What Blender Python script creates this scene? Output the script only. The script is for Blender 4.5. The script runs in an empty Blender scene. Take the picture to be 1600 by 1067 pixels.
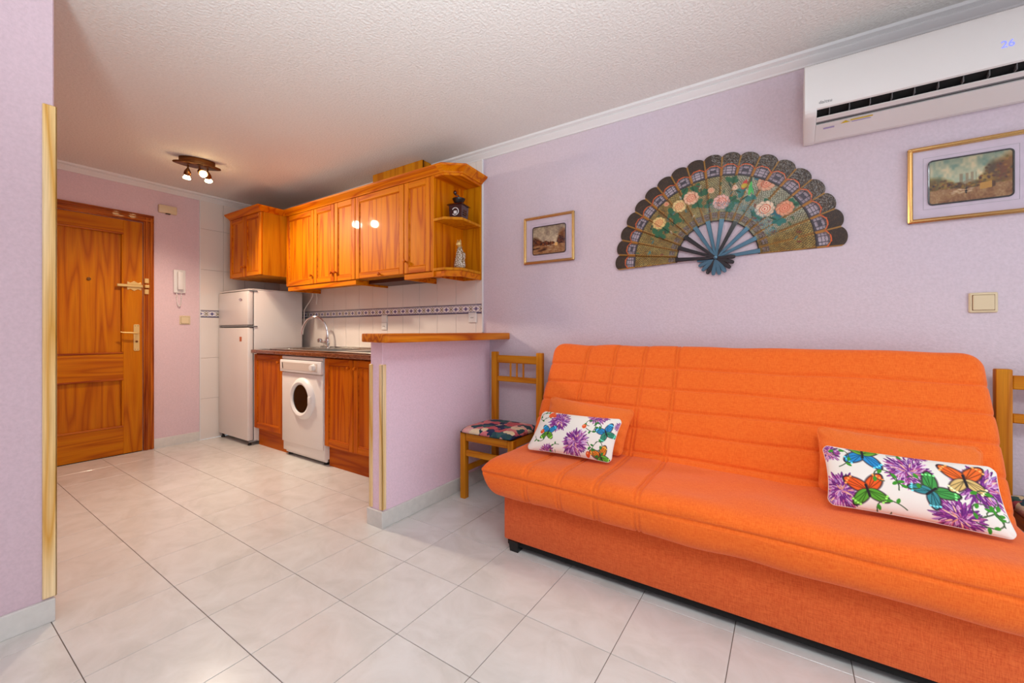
import bpy, bmesh, math, random
import numpy as np
from mathutils import Vector, Matrix
random.seed(7)
R = math.radians
PI = math.pi
S = bpy.context.scene
COL = S.collection

# ------------------------------------------------------------------ camera, light, exposure
cd = bpy.data.cameras.new('camera'); cam = bpy.data.objects.new('camera', cd); COL.objects.link(cam)
cam.location = (0, 0, 1.07); cam.rotation_euler = (R(90), 0, R(-56.5))
cd.sensor_width = 36; cd.lens = 648 / 1600 * 36; cd.shift_y = -17 / 1600; cd.clip_start = .02
S.camera = cam
S.view_settings.view_transform = 'Standard'; S.view_settings.look = 'None'
S.view_settings.gamma = 1; S.view_settings.use_curve_mapping = False
S.view_settings.exposure = -0.25

w = bpy.data.worlds.new('sky'); S.world = w; w.use_nodes = True
w.node_tree.nodes['Background'].inputs[0].default_value = (.80, .90, 1, 1)
w.node_tree.nodes['Background'].inputs[1].default_value = 1.5

def area(name, loc, rot, sx, sy, power, color):
    l = bpy.data.lights.new(name, 'AREA'); l.shape = 'RECTANGLE'; l.size = sx; l.size_y = sy
    l.energy = power; l.color = color
    o = bpy.data.objects.new(name, l); o.location = loc; o.rotation_euler = rot; COL.objects.link(o); return o
# daylight through the balcony opening behind the camera, and the living room ceiling lamp
area('window_daylight', (.35, -2.62, 1.22), (R(90), 0, 0), 2.5, 2.1, 31, (.82, .95, 1))
area('living_room_lamp', (.1, -.45, 2.33), (0, 0, 0), .6, .6, 26, (.90, .97, 1))
l = bpy.data.lights.new('ceiling_fill', 'SPOT'); l.energy = 560; l.color = (.84, .965, 1); l.spot_size = R(92); l.spot_blend = 1; l.shadow_soft_size = .2  # unseen fill spot aimed upwards, added to brighten the ceiling
o = bpy.data.objects.new('ceiling_fill', l); COL.objects.link(o); o.location = (-.75, -.45, .9); o.rotation_euler = Vector((.55, .54, 1)).to_track_quat('-Z', 'Y').to_euler()
for x, y in ((1.29, 3.885), (1.354, 3.69), (1.436, 3.87)):
    l = bpy.data.lights.new('spot_bulb', 'SPOT'); l.energy = 76; l.color = (1, .83, .63); l.shadow_soft_size = .035; l.spot_size = R(128); l.spot_blend = 1
    o = bpy.data.objects.new('spot_bulb', l); o.location = (x, y, 2.215); COL.objects.link(o)
    o.rotation_euler = {1.29: (R(9), R(6), 0), 1.354: (R(-42), R(-10), 0), 1.436: (R(-32), R(-36), 0)}[x]

# ------------------------------------------------------------------ materials
def lin(h):
    if isinstance(h, str):
        h = [int(h[i:i+2], 16) / 255 for i in (0, 2, 4)]
    else: h = [c / 255 for c in h]
    return tuple(c / 12.92 if c <= .04045 else ((c + .055) / 1.055) ** 2.4 for c in h)
def lin4(h): return lin(h) + (1,)
class NT:
    def __init__(s, name):
        m = bpy.data.materials.new(name); m.use_nodes = True; s.m = m; s.t = m.node_tree; s.b = s.t.nodes['Principled BSDF']
    def n(s, typ, **k):
        n = s.t.nodes.new(typ)
        for a, v in k.items():
            if a.startswith('i_'):
                key = a[2:].replace('_', ' ')
                n.inputs[key].default_value = v
            else: setattr(n, a, v)
        return n
    def l(s, a, b): s.t.links.new(a, b)
    def set(s, **k):
        for a, v in k.items(): s.b.inputs[a.replace('_', ' ')].default_value = v
def plain(name, col, rough=.5, metal=0, coat=0, emit=None, es=0, spec=.5):
    m = NT(name); m.set(Base_Color=lin4(col), Roughness=rough, Metallic=metal, Coat_Weight=coat, Specular_IOR_Level=spec)
    if emit: m.set(Emission_Color=lin4(emit), Emission_Strength=es)
    return m.m
def coords(m, scale, rnd=True):
    tc = m.n('ShaderNodeTexCoord'); v = tc.outputs['Object']
    if rnd:
        oi = m.n('ShaderNodeObjectInfo'); mu = m.n('ShaderNodeVectorMath', operation='SCALE'); mu.inputs[3].default_value = 7.3
        cb = m.n('ShaderNodeCombineXYZ')
        for i in range(3): m.l(oi.outputs['Random'], cb.inputs[i])
        m.l(cb.outputs[0], mu.inputs[0]); ad = m.n('ShaderNodeVectorMath', operation='ADD')
        m.l(v, ad.inputs[0]); m.l(mu.outputs[0], ad.inputs[1]); v = ad.outputs[0]
    mp = m.n('ShaderNodeMapping'); mp.inputs['Scale'].default_value = scale; m.l(v, mp.inputs[0]); return mp.outputs[0]
def mixc(m, fac, a, b, blend='MIX'):
    x = m.n('ShaderNodeMix', data_type='RGBA', blend_type=blend)
    if isinstance(fac, (int, float)): x.inputs[0].default_value = fac
    else: m.l(fac, x.inputs[0])
    for i, c in ((6, a), (7, b)):
        if isinstance(c, tuple): x.inputs[i].default_value = c if len(c) == 4 else c + (1,)
        else: m.l(c, x.inputs[i])
    return x.outputs[2]
def ramp(m, fac, stops):
    r = m.n('ShaderNodeValToRGB'); e = r.color_ramp.elements
    while len(e) < len(stops): e.new(.5)
    for k, (p, c) in zip(e, stops): k.position = p; k.color = c
    m.l(fac, r.inputs[0]); return r.outputs[0]
def wood(name, light, mid, dark, along='Z', rough=.22, coat=.5, ringscale=11.0, rings=4.5, contrast=1.0):
    m = NT(name); ax = 'XYZ'.index(along)
    sc = [1.0, 1.0, 1.0]; sc[ax] = .07
    v = coords(m, sc)
    n1 = m.n('ShaderNodeTexNoise'); n1.inputs['Scale'].default_value = ringscale; n1.inputs['Detail'].default_value = 1.0; n1.inputs['Distortion'].default_value = .1
    m.l(v, n1.inputs['Vector'])
    mu = m.n('ShaderNodeMath', operation='MULTIPLY'); mu.inputs[1].default_value = rings; m.l(n1.outputs[0], mu.inputs[0])
    pp = m.n('ShaderNodeMath', operation='PINGPONG'); pp.inputs[1].default_value = .5; m.l(mu.outputs[0], pp.inputs[0])
    m2 = m.n('ShaderNodeMath', operation='MULTIPLY'); m2.inputs[1].default_value = 2; m.l(pp.outputs[0], m2.inputs[0])
    sc2 = [1.0, 1.0, 1.0]; sc2[ax] = .02
    n2 = m.n('ShaderNodeTexNoise'); n2.inputs['Scale'].default_value = 260; n2.inputs['Detail'].default_value = 2
    m.l(coords(m, sc2), n2.inputs['Vector'])
    base = ramp(m, m2.outputs[0], [(0, lin4(dark)), (.35 * contrast, lin4(mid)), (1, lin4(light))])
    fib = ramp(m, n2.outputs[0], [(.3, (.86, .82, .76, 1)), (.65, (1.04, 1.02, 1, 1))])
    m.l(mixc(m, 1.0, base, fib, 'MULTIPLY'), m.b.inputs['Base Color'])
    m.set(Roughness=rough + .22, Coat_Weight=coat * .35, Coat_Roughness=.05, Specular_IOR_Level=.12)
    bp = m.n('ShaderNodeBump'); bp.inputs['Strength'].default_value = .12; bp.inputs['Distance'].default_value = .001
    m.l(n2.outputs[0], bp.inputs['Height']); m.l(bp.outputs[0], m.b.inputs['Normal'])
    return m.m
def stucco(name, col, scale=95, strength=.45, dist=.004, rough=.75, col2=None):
    m = NT(name)
    n = m.n('ShaderNodeTexNoise'); n.inputs['Scale'].default_value = scale; n.inputs['Detail'].default_value = 3; n.inputs['Roughness'].default_value = .55
    v = coords(m, (1, 1, 1), False); m.l(v, n.inputs['Vector'])
    nb = m.n('ShaderNodeTexNoise'); nb.inputs['Scale'].default_value = 1.3; nb.inputs['Detail'].default_value = 2; m.l(v, nb.inputs['Vector'])
    c2 = col2 or col
    base = ramp(m, nb.outputs[0], [(.35, lin4(col)), (.65, lin4(c2))])
    sp = ramp(m, n.outputs[0], [(.30, (.93, .93, .93, 1)), (.7, (1.02, 1.02, 1.02, 1))])
    m.l(mixc(m, 1.0, base, sp, 'MULTIPLY'), m.b.inputs['Base Color'])
    m.set(Roughness=rough, Specular_IOR_Level=.3)
    bp = m.n('ShaderNodeBump'); bp.inputs['Strength'].default_value = strength; bp.inputs['Distance'].default_value = dist
    m.l(n.outputs[0], bp.inputs['Height']); m.l(bp.outputs[0], m.b.inputs['Normal']); return m.m
def fabric(name, light, dark, rough=.85, s=1.0):
    m = NT(name); out = []
    for sc in ((9, .55, 9), (.8, 9, .8)):
        n = m.n('ShaderNodeTexNoise'); n.inputs['Scale'].default_value = 75 * s; n.inputs['Detail'].default_value = 2.5; n.inputs['Roughness'].default_value = .6
        m.l(coords(m, sc, False), n.inputs['Vector']); out.append(n.outputs[0])
    ad = m.n('ShaderNodeMath', operation='ADD'); m.l(out[0], ad.inputs[0]); m.l(out[1], ad.inputs[1])
    hf = m.n('ShaderNodeMath', operation='MULTIPLY'); hf.inputs[1].default_value = .5; m.l(ad.outputs[0], hf.inputs[0])
    m.l(ramp(m, hf.outputs[0], [(.38, lin4(dark)), (.60, lin4(light))]), m.b.inputs['Base Color'])
    m.set(Roughness=rough, Specular_IOR_Level=.2, Sheen_Weight=.15)
    bp = m.n('ShaderNodeBump'); bp.inputs['Strength'].default_value = .35; bp.inputs['Distance'].default_value = .0015
    m.l(hf.outputs[0], bp.inputs['Height']); m.l(bp.outputs[0], m.b.inputs['Normal']); return m.m
def printed(name, rough=.8, coat=0, metal=0, bump=0, spec=.3):
    m = NT(name); a = m.n('ShaderNodeVertexColor'); a.layer_name = 'print'
    m.l(a.outputs[0], m.b.inputs['Base Color']); m.set(Roughness=rough, Coat_Weight=coat, Metallic=metal, Specular_IOR_Level=spec)
    if bump:
        n = m.n('ShaderNodeTexNoise'); n.inputs['Scale'].default_value = 500; m.l(coords(m, (1, 1, 1)), n.inputs['Vector'])
        bp = m.n('ShaderNodeBump'); bp.inputs['Strength'].default_value = bump; bp.inputs['Distance'].default_value = .001
        m.l(n.outputs[0], bp.inputs['Height']); m.l(bp.outputs[0], m.b.inputs['Normal'])
    return m.m

MT = {}
MT['lilac'] = stucco('lilac_stucco', (216, 199, 208), col2=(212, 197, 210))
MT['pink'] = stucco('pink_stucco', (228, 201, 207), strength=.3, col2=(224, 197, 205))
MT['lilac2'] = stucco('brightened_lilac_stucco', (244, 213, 228), strength=.3)  # brightened in colour to make up for weak light on the half wall
MT['lilac3'] = stucco('left_wall_stucco', (214, 188, 198), strength=.4)
MT['ceiling'] = stucco('ceiling_stucco', (230, 226, 222), scale=80, strength=.8, dist=.006)
MT['white_trim'] = plain('white_plaster', (228, 226, 226), .5)
MT['base_tile'] = stucco('marbled_skirting', (226, 222, 216), scale=30, strength=0.0, rough=.35, col2=(208, 204, 200))
MT['white_enamel'] = plain('white_enamel', (232, 226, 222), .28, coat=.3)
MT['white_plastic'] = plain('white_plastic', (232, 228, 226), .38)
MT['cream'] = plain('cream_plastic', (222, 202, 166), .4)
MT['dark'] = plain('black_plastic', (14, 13, 13), .4)
MT['void'] = plain('dark_gap', (6, 6, 6), .9)
MT['chrome'] = plain('chrome', (215, 215, 218), .12, 1)
MT['steel'] = plain('stainless_steel', (190, 186, 180), .25, 1)
MT['brass'] = plain('brass', (226, 192, 122), .32, .55)
MT['bronze'] = plain('antique_bronze', (120, 78, 44), .3, 1)
MT['gold'] = plain('gilt_moulding', (212, 172, 112), .26, .85)
MT['gold_dark'] = plain('gilt_groove', (120, 72, 22), .4, .6)
MT['iron'] = plain('dark_iron', (60, 58, 60), .3, .9)
MT['mahogany'] = plain('dark_mahogany', (52, 14, 12), .25, coat=.6)
MT['cable'] = plain('white_cable', (225, 220, 214), .5)
MT['led'] = plain('blue_led', (120, 130, 255), .5, emit=(120, 130, 255), es=1.2)
MT['ink'] = plain('grey_ink', (130, 130, 132), .6)
MT['yellow'] = plain('yellow_sticker', (222, 190, 40), .6)
MT['lilac_ink'] = plain('lilac_ink', (176, 160, 205), .6)
MT['bulb'] = plain('lit_bulb', (255, 230, 180), .4, emit=(255, 222, 160), es=26)
MT['granite'] = None
CAB = ((222, 132, 0), (212, 116, 0), (184, 84, 0))
MT['cab_z'] = wood('varnished_pine_upright', *CAB, along='Z', rough=.3, coat=.35)
MT['cab_y'] = wood('varnished_pine_lengthways', *CAB, along='Y', rough=.3, coat=.35)
MT['cab_x'] = wood('varnished_pine_crossways', *CAB, along='X', rough=.3, coat=.35)
LOW = ((200, 104, 0), (188, 90, 0), (164, 68, 0))
MT['low_z'] = wood('aged_pine_upright', *LOW, along='Z', rough=.32, coat=.25)
MT['low_y'] = wood('aged_pine_lengthways', *LOW, along='Y', rough=.32, coat=.25)
SIDE = ((214, 142, 14), (206, 130, 10), (188, 108, 4))
MT['side_z'] = wood('yellow_veneer', *SIDE, along='Z', rough=.3, coat=.2)
DOOR = ((198, 118, 0), (188, 104, 0), (166, 82, 0))
MT['door_z'] = wood('door_pine_upright', *DOOR, along='Z', rough=.3, coat=.35, ringscale=9, rings=6)
MT['door_x'] = wood('door_pine_crossways', *DOOR, along='X', rough=.3, coat=.35, ringscale=9, rings=6)
FR = ((190, 104, 26), (168, 82, 14), (130, 52, 8))
MT['frame_z'] = wood('door_frame_upright', *FR, along='Z', rough=.15, coat=.9)
MT['frame_x'] = wood('door_frame_crossways', *FR, along='X', rough=.15, coat=.9)
BAR = ((222, 134, 28), (206, 112, 18), (170, 74, 12))
MT['bar'] = wood('bar_slab_wood', *BAR, along='X', rough=.28, coat=.4, rings=5)
CH = ((208, 136, 26), (198, 122, 18), (180, 102, 12))
MT['chair_z'] = wood('chair_beech_upright', *CH, along='Z', rough=.3, coat=.3)
MT['chair_y'] = wood('chair_beech_crossways', *CH, along='Y', rough=.3, coat=.3)
MT['chair_x'] = wood('chair_beech_lengthways', *CH, along='X', rough=.3, coat=.3)
RAW = ((246, 220, 176), (238, 202, 142), (218, 164, 80))
MT['raw_z'] = wood('raw_pine_guard', *RAW, along='Z', rough=.4, coat=.1, rings=4)
MT['orange'] = fabric('orange_woven_cover', (250, 122, 44), (236, 94, 22))
MT['orange_base'] = fabric('orange_base_fabric', (234, 112, 54), (210, 80, 30))
MT['orange_cushion'] = fabric('orange_cushion_fabric', (246, 126, 54), (232, 106, 36), s=1.4)
MT['pillow_back'] = fabric('white_cotton', (238, 232, 226), (226, 218, 212), s=2)
MT['print'] = printed('printed_cotton', .85, bump=.15)
MT['print_gloss'] = printed('glazed_print', .18, coat=.5, spec=.5)
MT['print_fan'] = printed('lacquered_fan_paper', .42, spec=.5, bump=.3)
MT['rib'] = plain('blue_lacquer', (78, 114, 134), .28, .7, coat=.5)
MT['rib_dark'] = plain('black_lacquer', (20, 16, 20), .25, coat=.6)
MT['mount'] = stucco('lilac_mount_card', (214, 197, 212), scale=20, strength=0, rough=.5)
gm = NT('picture_glass')
gt = gm.n('ShaderNodeBsdfTransparent'); gg = gm.n('ShaderNodeBsdfGlossy'); gg.inputs['Roughness'].default_value = .02
fr = gm.n('ShaderNodeMath', operation='MULTIPLY_ADD'); lwn = gm.n('ShaderNodeLayerWeight'); pwn = gm.n('ShaderNodeMath', operation='POWER'); pwn.inputs[1].default_value = 5; gm.l(lwn.outputs['Facing'], pwn.inputs[0]); gm.l(pwn.outputs[0], fr.inputs[0]); fr.inputs[1].default_value = .9; fr.inputs[2].default_value = .03; mxs = gm.n('ShaderNodeMixShader')
gm.l(fr.outputs[0], mxs.inputs[0]); gm.l(gt.outputs[0], mxs.inputs[1]); gm.l(gg.outputs[0], mxs.inputs[2])
gm.l(mxs.outputs[0], gm.t.nodes['Material Output'].inputs[0]); MT['glass'] = gm.m
MT['dark_glass'] = plain('washer_glass', (20, 18, 17), .12, coat=.3, spec=.3)

m = NT('red_granite'); v = coords(m, (1, 1, 1), False)
n = m.n('ShaderNodeTexNoise'); n.inputs['Scale'].default_value = 160; n.inputs['Detail'].default_value = 3; m.l(v, n.inputs['Vector'])
m.l(ramp(m, n.outputs[0], [(.3, lin4((36, 16, 12))), (.5, lin4((112, 58, 38))), (.68, lin4((176, 118, 84)))]), m.b.inputs['Base Color'])
m.set(Roughness=.18, Coat_Weight=.4); MT['granite'] = m.m

m = NT('floor_tile'); v = coords(m, (1, 1, 1)); v2 = coords(m, (1.3, 1, 1))
n = m.n('ShaderNodeTexNoise'); n.inputs['Scale'].default_value = 5.5; n.inputs['Detail'].default_value = 6; n.inputs['Roughness'].default_value = .62; n.inputs['Distortion'].default_value = .8; m.l(v2, n.inputs['Vector'])
c = ramp(m, n.outputs[0], [(.32, lin4((208, 204, 199))), (.5, lin4((217, 213, 209))), (.68, lin4((223, 220, 217)))])
m.l(c, m.b.inputs['Base Color']); m.set(Roughness=.2, Coat_Weight=.15, Specular_IOR_Level=.5)
mr = m.n('ShaderNodeMapRange'); mr.inputs['To Min'].default_value = .20; mr.inputs['To Max'].default_value = .27; m.l(n.outputs[0], mr.inputs[0]); m.l(mr.outputs[0], m.b.inputs['Roughness'])
MT['floor_tile'] = m.m
MT['grout'] = plain('dark_grout', (112, 92, 82), .9)
MT['wall_tile'] = plain('white_wall_tile', (232, 222, 216), .12, coat=.3)
MT['wall_grout'] = plain('wall_grout', (205, 196, 192), .8)

# floral seat cloth: warped cells in red, pink, teal, navy and cream
m = NT('floral_seat_cloth'); v = coords(m, (1, 1, 1))
nz = m.n('ShaderNodeTexNoise'); nz.inputs['Scale'].default_value = 14; nz.inputs['Detail'].default_value = 2; m.l(v, nz.inputs['Vector'])
ml = m.n('ShaderNodeVectorMath', operation='SCALE'); ml.inputs[3].default_value = .09; m.l(nz.outputs['Color'], ml.inputs[0])
ad = m.n('ShaderNodeVectorMath', operation='ADD'); m.l(v, ad.inputs[0]); m.l(ml.outputs[0], ad.inputs[1])
vo = m.n('ShaderNodeTexVoronoi'); vo.inputs['Scale'].default_value = 17; m.l(ad.outputs[0], vo.inputs['Vector'])
sp = m.n('ShaderNodeSeparateColor'); m.l(vo.outputs['Color'], sp.inputs[0])
r = m.n('ShaderNodeValToRGB'); r.color_ramp.interpolation = 'CONSTANT'; e = r.color_ramp.elements
for i, (p, cc) in enumerate([(0, (34, 72, 82)), (.26, (196, 84, 92)), (.42, (228, 172, 162)), (.55, (26, 40, 78)), (.68, (54, 94, 92)), (.82, (214, 120, 120)), (.92, (232, 208, 170))]):
    if i < 2: k = e[i]; k.position = p
    else: k = e.new(p)
    k.color = lin4(cc)
m.l(sp.outputs[0], r.inputs[0])
v2 = m.n('ShaderNodeTexVoronoi'); v2.inputs['Scale'].default_value = 60; m.l(ad.outputs[0], v2.inputs['Vector'])
m.l(mixc(m, .22, r.outputs[0], v2.outputs['Color'], 'SOFT_LIGHT'), m.b.inputs['Base Color']); m.set(Roughness=.85); MT['floral'] = m.m

# ------------------------------------------------------------------ mesh helpers
ROOT = {}
def props(o, label=None, cat=None, group=None, kind=None):
    if label: o['label'] = label
    if cat: o['category'] = cat
    if group: o['group'] = group
    if kind: o['kind'] = kind
    return o
def thing(name, label, cat, loc=(0, 0, 0), group=None, kind=None):
    o = bpy.data.objects.new(name, None); o.empty_display_size = .05; o.location = loc; COL.objects.link(o)
    ROOT[o.name] = Vector(loc); return props(o, label, cat, group, kind)
class M:
    def __init__(s): s.v = []; s.f = []; s.mi = []; s.c = None
    def add(s, vs, fs, mi=0):
        k = len(s.v); s.v += [tuple(p) for p in vs]; s.f += [tuple(k + i for i in f) for f in fs]; s.mi += [mi] * len(fs); return s
    def box(s, x0, x1, y0, y1, z0, z1, b=0, mi=0):
        x0, x1 = min(x0, x1), max(x0, x1); y0, y1 = min(y0, y1), max(y0, y1); z0, z1 = min(z0, z1), max(z0, z1)
        if b <= 0:
            vs = [(x, y, z) for x in (x0, x1) for y in (y0, y1) for z in (z0, z1)]
            return s.add(vs, [(0, 1, 3, 2), (4, 6, 7, 5), (0, 4, 5, 1), (2, 3, 7, 6), (0, 2, 6, 4), (1, 5, 7, 3)], mi)
        b = min(b, (x1 - x0) * .45, (y1 - y0) * .45, (z1 - z0) * .45)
        bm = bmesh.new(); bmesh.ops.create_cube(bm, size=1)
        for v in bm.verts: v.co = ((x0 + x1) / 2 + v.co.x * (x1 - x0), (y0 + y1) / 2 + v.co.y * (y1 - y0), (z0 + z1) / 2 + v.co.z * (z1 - z0))
        bmesh.ops.bevel(bm, geom=list(bm.edges), offset=b, segments=2 if b > .004 else 1, profile=.5, affect='EDGES')
        bm.verts.ensure_lookup_table(); s.add([v.co[:] for v in bm.verts], [[v.index for v in f.verts] for f in bm.faces], mi); bm.free(); return s
    def prism(s, poly, z0, z1, axis='Z', b=0, mi=0):
        n = len(poly)
        def P(a, c, h): return {'Z': (a, c, h), 'Y': (a, h, c), 'X': (h, a, c)}[axis]
        vs = [P(a, c, z0) for a, c in poly] + [P(a, c, z1) for a, c in poly]
        fs = [tuple(range(n))[::-1], tuple(range(n, 2 * n))] + [(i, (i + 1) % n, n + (i + 1) % n, n + i) for i in range(n)]
        bm = bmesh.new(); bv = [bm.verts.new(v) for v in vs]
        for f in fs: bm.faces.new([bv[i] for i in f])
        bmesh.ops.recalc_face_normals(bm, faces=bm.faces)
        if b: bmesh.ops.bevel(bm, geom=list(bm.edges), offset=b, segments=2, profile=.5, affect='EDGES')
        bm.verts.index_update(); s.add([v.co[:] for v in bm.verts], [[v.index for v in f.verts] for f in bm.faces], mi); bm.free(); return s
    def lathe(s, prof, c, axis='Z', n=24, mi=0, sx=1, sy=1):
        vs = []; fs = []
        for r, h in prof:
            for k in range(n):
                a = 2 * PI * k / n; p, q = r * math.cos(a) * sx, r * math.sin(a) * sy
                d = {'Z': (p, q, h), 'Y': (q, h, p), 'X': (h, p, q)}[axis]; vs.append((c[0] + d[0], c[1] + d[1], c[2] + d[2]))
        for i in range(len(prof) - 1):
            for k in range(n):
                fs.append((i * n + k, i * n + (k + 1) % n, (i + 1) * n + (k + 1) % n, (i + 1) * n + k))
        fs.append(tuple(range(n))[::-1]); fs.append(tuple((len(prof) - 1) * n + k for k in range(n)))
        return s.add(vs, fs, mi)
    def tube(s, pts, r, n=8, mi=0):
        pts = [Vector(p) for p in pts]; rr = r if isinstance(r, (list, tuple)) else [r] * len(pts)
        vs = []; fs = []; up = None
        for i, p in enumerate(pts):
            t = (pts[min(i + 1, len(pts) - 1)] - pts[max(i - 1, 0)]).normalized()
            if up is None: up = t.orthogonal().normalized()
            up = (up - t * up.dot(t)).normalized(); q = t.cross(up)
            for k in range(n):
                a = 2 * PI * k / n; vs.append(p + (up * math.cos(a) + q * math.sin(a)) * rr[i])
        for i in range(len(pts) - 1):
            for k in range(n): fs.append((i * n + k, i * n + (k + 1) % n, (i + 1) * n + (k + 1) % n, (i + 1) * n + k))
        fs.append(tuple(range(n))[::-1]); fs.append(tuple((len(pts) - 1) * n + k for k in range(n)))
        return s.add(vs, fs, mi)
    def ball(s, c, r, n=16, mi=0, sx=1, sy=1, sz=1):
        k = n // 2; return s.lathe([(max(1e-4, r * math.sin(PI * i / k)), -r * sz * math.cos(PI * i / k)) for i in range(k + 1)], c, 'Z', n, mi, sx, sy)
    def build(s, name, mats, parent=None, loc=None, smooth=False, angle=35):
        if parent: off = ROOT[parent.name]
        elif loc is not None: off = Vector(loc)
        else:
            a = np.array(s.v); off = Vector(((a[:, 0].min() + a[:, 0].max()) / 2, (a[:, 1].min() + a[:, 1].max()) / 2, a[:, 2].min()))
        me = bpy.data.meshes.new(name)
        me.from_pydata([(v[0] - off.x, v[1] - off.y, v[2] - off.z) for v in s.v], [], s.f)
        if not isinstance(mats, (list, tuple)): mats = [mats]
        for k in mats: me.materials.append(MT[k] if isinstance(k, str) else k)
        if len(mats) > 1: me.polygons.foreach_set('material_index', s.mi)
        if s.c is not None:
            at = me.color_attributes.new('print', 'FLOAT_COLOR', 'POINT'); at.data.foreach_set('color', np.asarray(s.c, dtype=np.float32).ravel())
        if smooth:
            me.shade_smooth()
            if angle: me.set_sharp_from_angle(angle=R(angle))
        me.update()
        bm = bmesh.new(); bm.from_mesh(me); bmesh.ops.recalc_face_normals(bm, faces=bm.faces); bm.to_mesh(me); bm.free()
        o = bpy.data.objects.new(name, me); COL.objects.link(o)
        if parent: o.parent = parent; ROOT[o.name] = off
        else: o.location = off; ROOT[o.name] = off
        return o
def copy_tree(o, parent=None):
    c = o.copy(); COL.objects.link(c); c.parent = parent
    for ch in [x for x in o.children]: copy_tree(ch, c)
    return c
def struct(o, label=None, cat=None): return props(o, label, cat, None, 'structure')
def text_mesh(txt, size, depth=.0004):
    c = bpy.data.curves.new('t', 'FONT'); c.body = txt; c.size = size; c.extrude = depth
    o = bpy.data.objects.new('t', c); COL.objects.link(o); dg = bpy.context.evaluated_depsgraph_get()
    me = bpy.data.meshes.new_from_object(o.evaluated_get(dg)); bpy.data.objects.remove(o)
    vs = [v.co[:] for v in me.vertices]; fs = [tuple(p.vertices) for p in me.polygons]; bpy.data.meshes.remove(me); return vs, fs

# ------------------------------------------------------------------ raster painter for prints
class CV:
    def __init__(s, w, h, W, H, bg):
        s.w, s.h = w, h
        s.X, s.Y = np.meshgrid((np.arange(w) + .5) / w * W, H - (np.arange(h) + .5) / h * H)
        s.a = np.ones((h, w, 3)) * np.array(bg, float); s.W, s.H = W, H
    def fill(s, m, c, al=1.0):
        m = np.clip(m, 0, 1)[..., None] * al; s.a = s.a * (1 - m) + np.array(c, float) * m
    def ell(s, cx, cy, rx, ry, ang=0, c=(0, 0, 0), al=1, soft=.15):
        ca, sa = math.cos(ang), math.sin(ang); x = s.X - cx; y = s.Y - cy
        d = np.sqrt(((x * ca + y * sa) / rx) ** 2 + ((-x * sa + y * ca) / ry) ** 2); s.fill((1 - d) / soft + .5, c, al)
    def petal(s, cx, cy, L, wd, ang, c, al=1):
        ca, sa = math.cos(ang), math.sin(ang); x = (s.X - cx) * ca + (s.Y - cy) * sa; y = -(s.X - cx) * sa + (s.Y - cy) * ca
        t = np.clip(x / L, 0, 1); hw = wd * np.sqrt(np.clip(np.sin(PI * t ** .8), 0, 1))
        m = ((x > 0) & (x < L)) * np.clip((hw - np.abs(y)) / (.25 * wd) + .5, 0, 1); s.fill(m, c, al)
    def line(s, pts, wd, c, al=1):
        d = np.full(s.X.shape, 9.)
        for (x0, y0), (x1, y1) in zip(pts[:-1], pts[1:]):
            dx, dy = x1 - x0, y1 - y0; L2 = dx * dx + dy * dy + 1e-12
            t = np.clip(((s.X - x0) * dx + (s.Y - y0) * dy) / L2, 0, 1); d = np.minimum(d, np.hypot(s.X - x0 - t * dx, s.Y - y0 - t * dy))
        s.fill((wd / 2 - d) / (.3 * wd) + .5, c, al)
    def poly(s, pts, c, al=1):
        ins = np.zeros(s.X.shape, bool); n = len(pts)
        for i in range(n):
            x0, y0 = pts[i]; x1, y1 = pts[(i + 1) % n]
            if y0 == y1: continue
            ins ^= ((s.Y > min(y0, y1)) & (s.Y <= max(y0, y1)) & (s.X < (x1 - x0) * (s.Y - y0) / (y1 - y0) + x0))
        s.fill(ins * 1.0, c, al)
    def lin(s):
        a = np.clip(s.a, 0, 255) / 255; a = np.where(a <= .04045, a / 12.92, ((a + .055) / 1.055) ** 2.4)
        return np.concatenate([a, np.ones((s.h, s.w, 1))], 2)
rng = np.random.default_rng(3)
def smooth_noise(h, w, cell):
    g = rng.random((h // cell + 3, w // cell + 3)); yy = np.arange(h) / cell; xx = np.arange(w) / cell
    y0 = yy.astype(int); x0 = xx.astype(int); fy = (yy - y0)[:, None]; fx = (xx - x0)[None]
    fy = fy * fy * (3 - 2 * fy); fx = fx * fx * (3 - 2 * fx)
    return (g[y0][:, x0] * (1 - fx) + g[y0][:, x0 + 1] * fx) * (1 - fy) + (g[y0 + 1][:, x0] * (1 - fx) + g[y0 + 1][:, x0 + 1] * fx) * fy
def mum(cv, cx, cy, r):
    cols = [(150, 62, 150), (176, 84, 166), (120, 44, 130), (200, 126, 192), (170, 120, 190), (190, 90, 150)]
    for lay, (rr, n) in enumerate([(1, 34), (.84, 30), (.66, 26), (.48, 18), (.3, 12)]):
        for k in range(n):
            a = 2 * PI * (k + random.random() * .7) / n; L = r * rr * random.uniform(.85, 1.08)
            cv.petal(cx, cy, L, r * .085, a, (236, 206, 226) if random.random() < .35 else (96, 36, 110)); cv.petal(cx, cy, L * .96, r * .06, a + .02, random.choice(cols))
    for k in range(14):
        a = random.random() * 6.3; q = r * random.uniform(0, .5); cv.petal(cx + q * math.cos(a), cy + q * math.sin(a), r * .3, r * .03, a, random.choice([(222, 150, 130), (240, 196, 170), (110, 40, 130)]))
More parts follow.
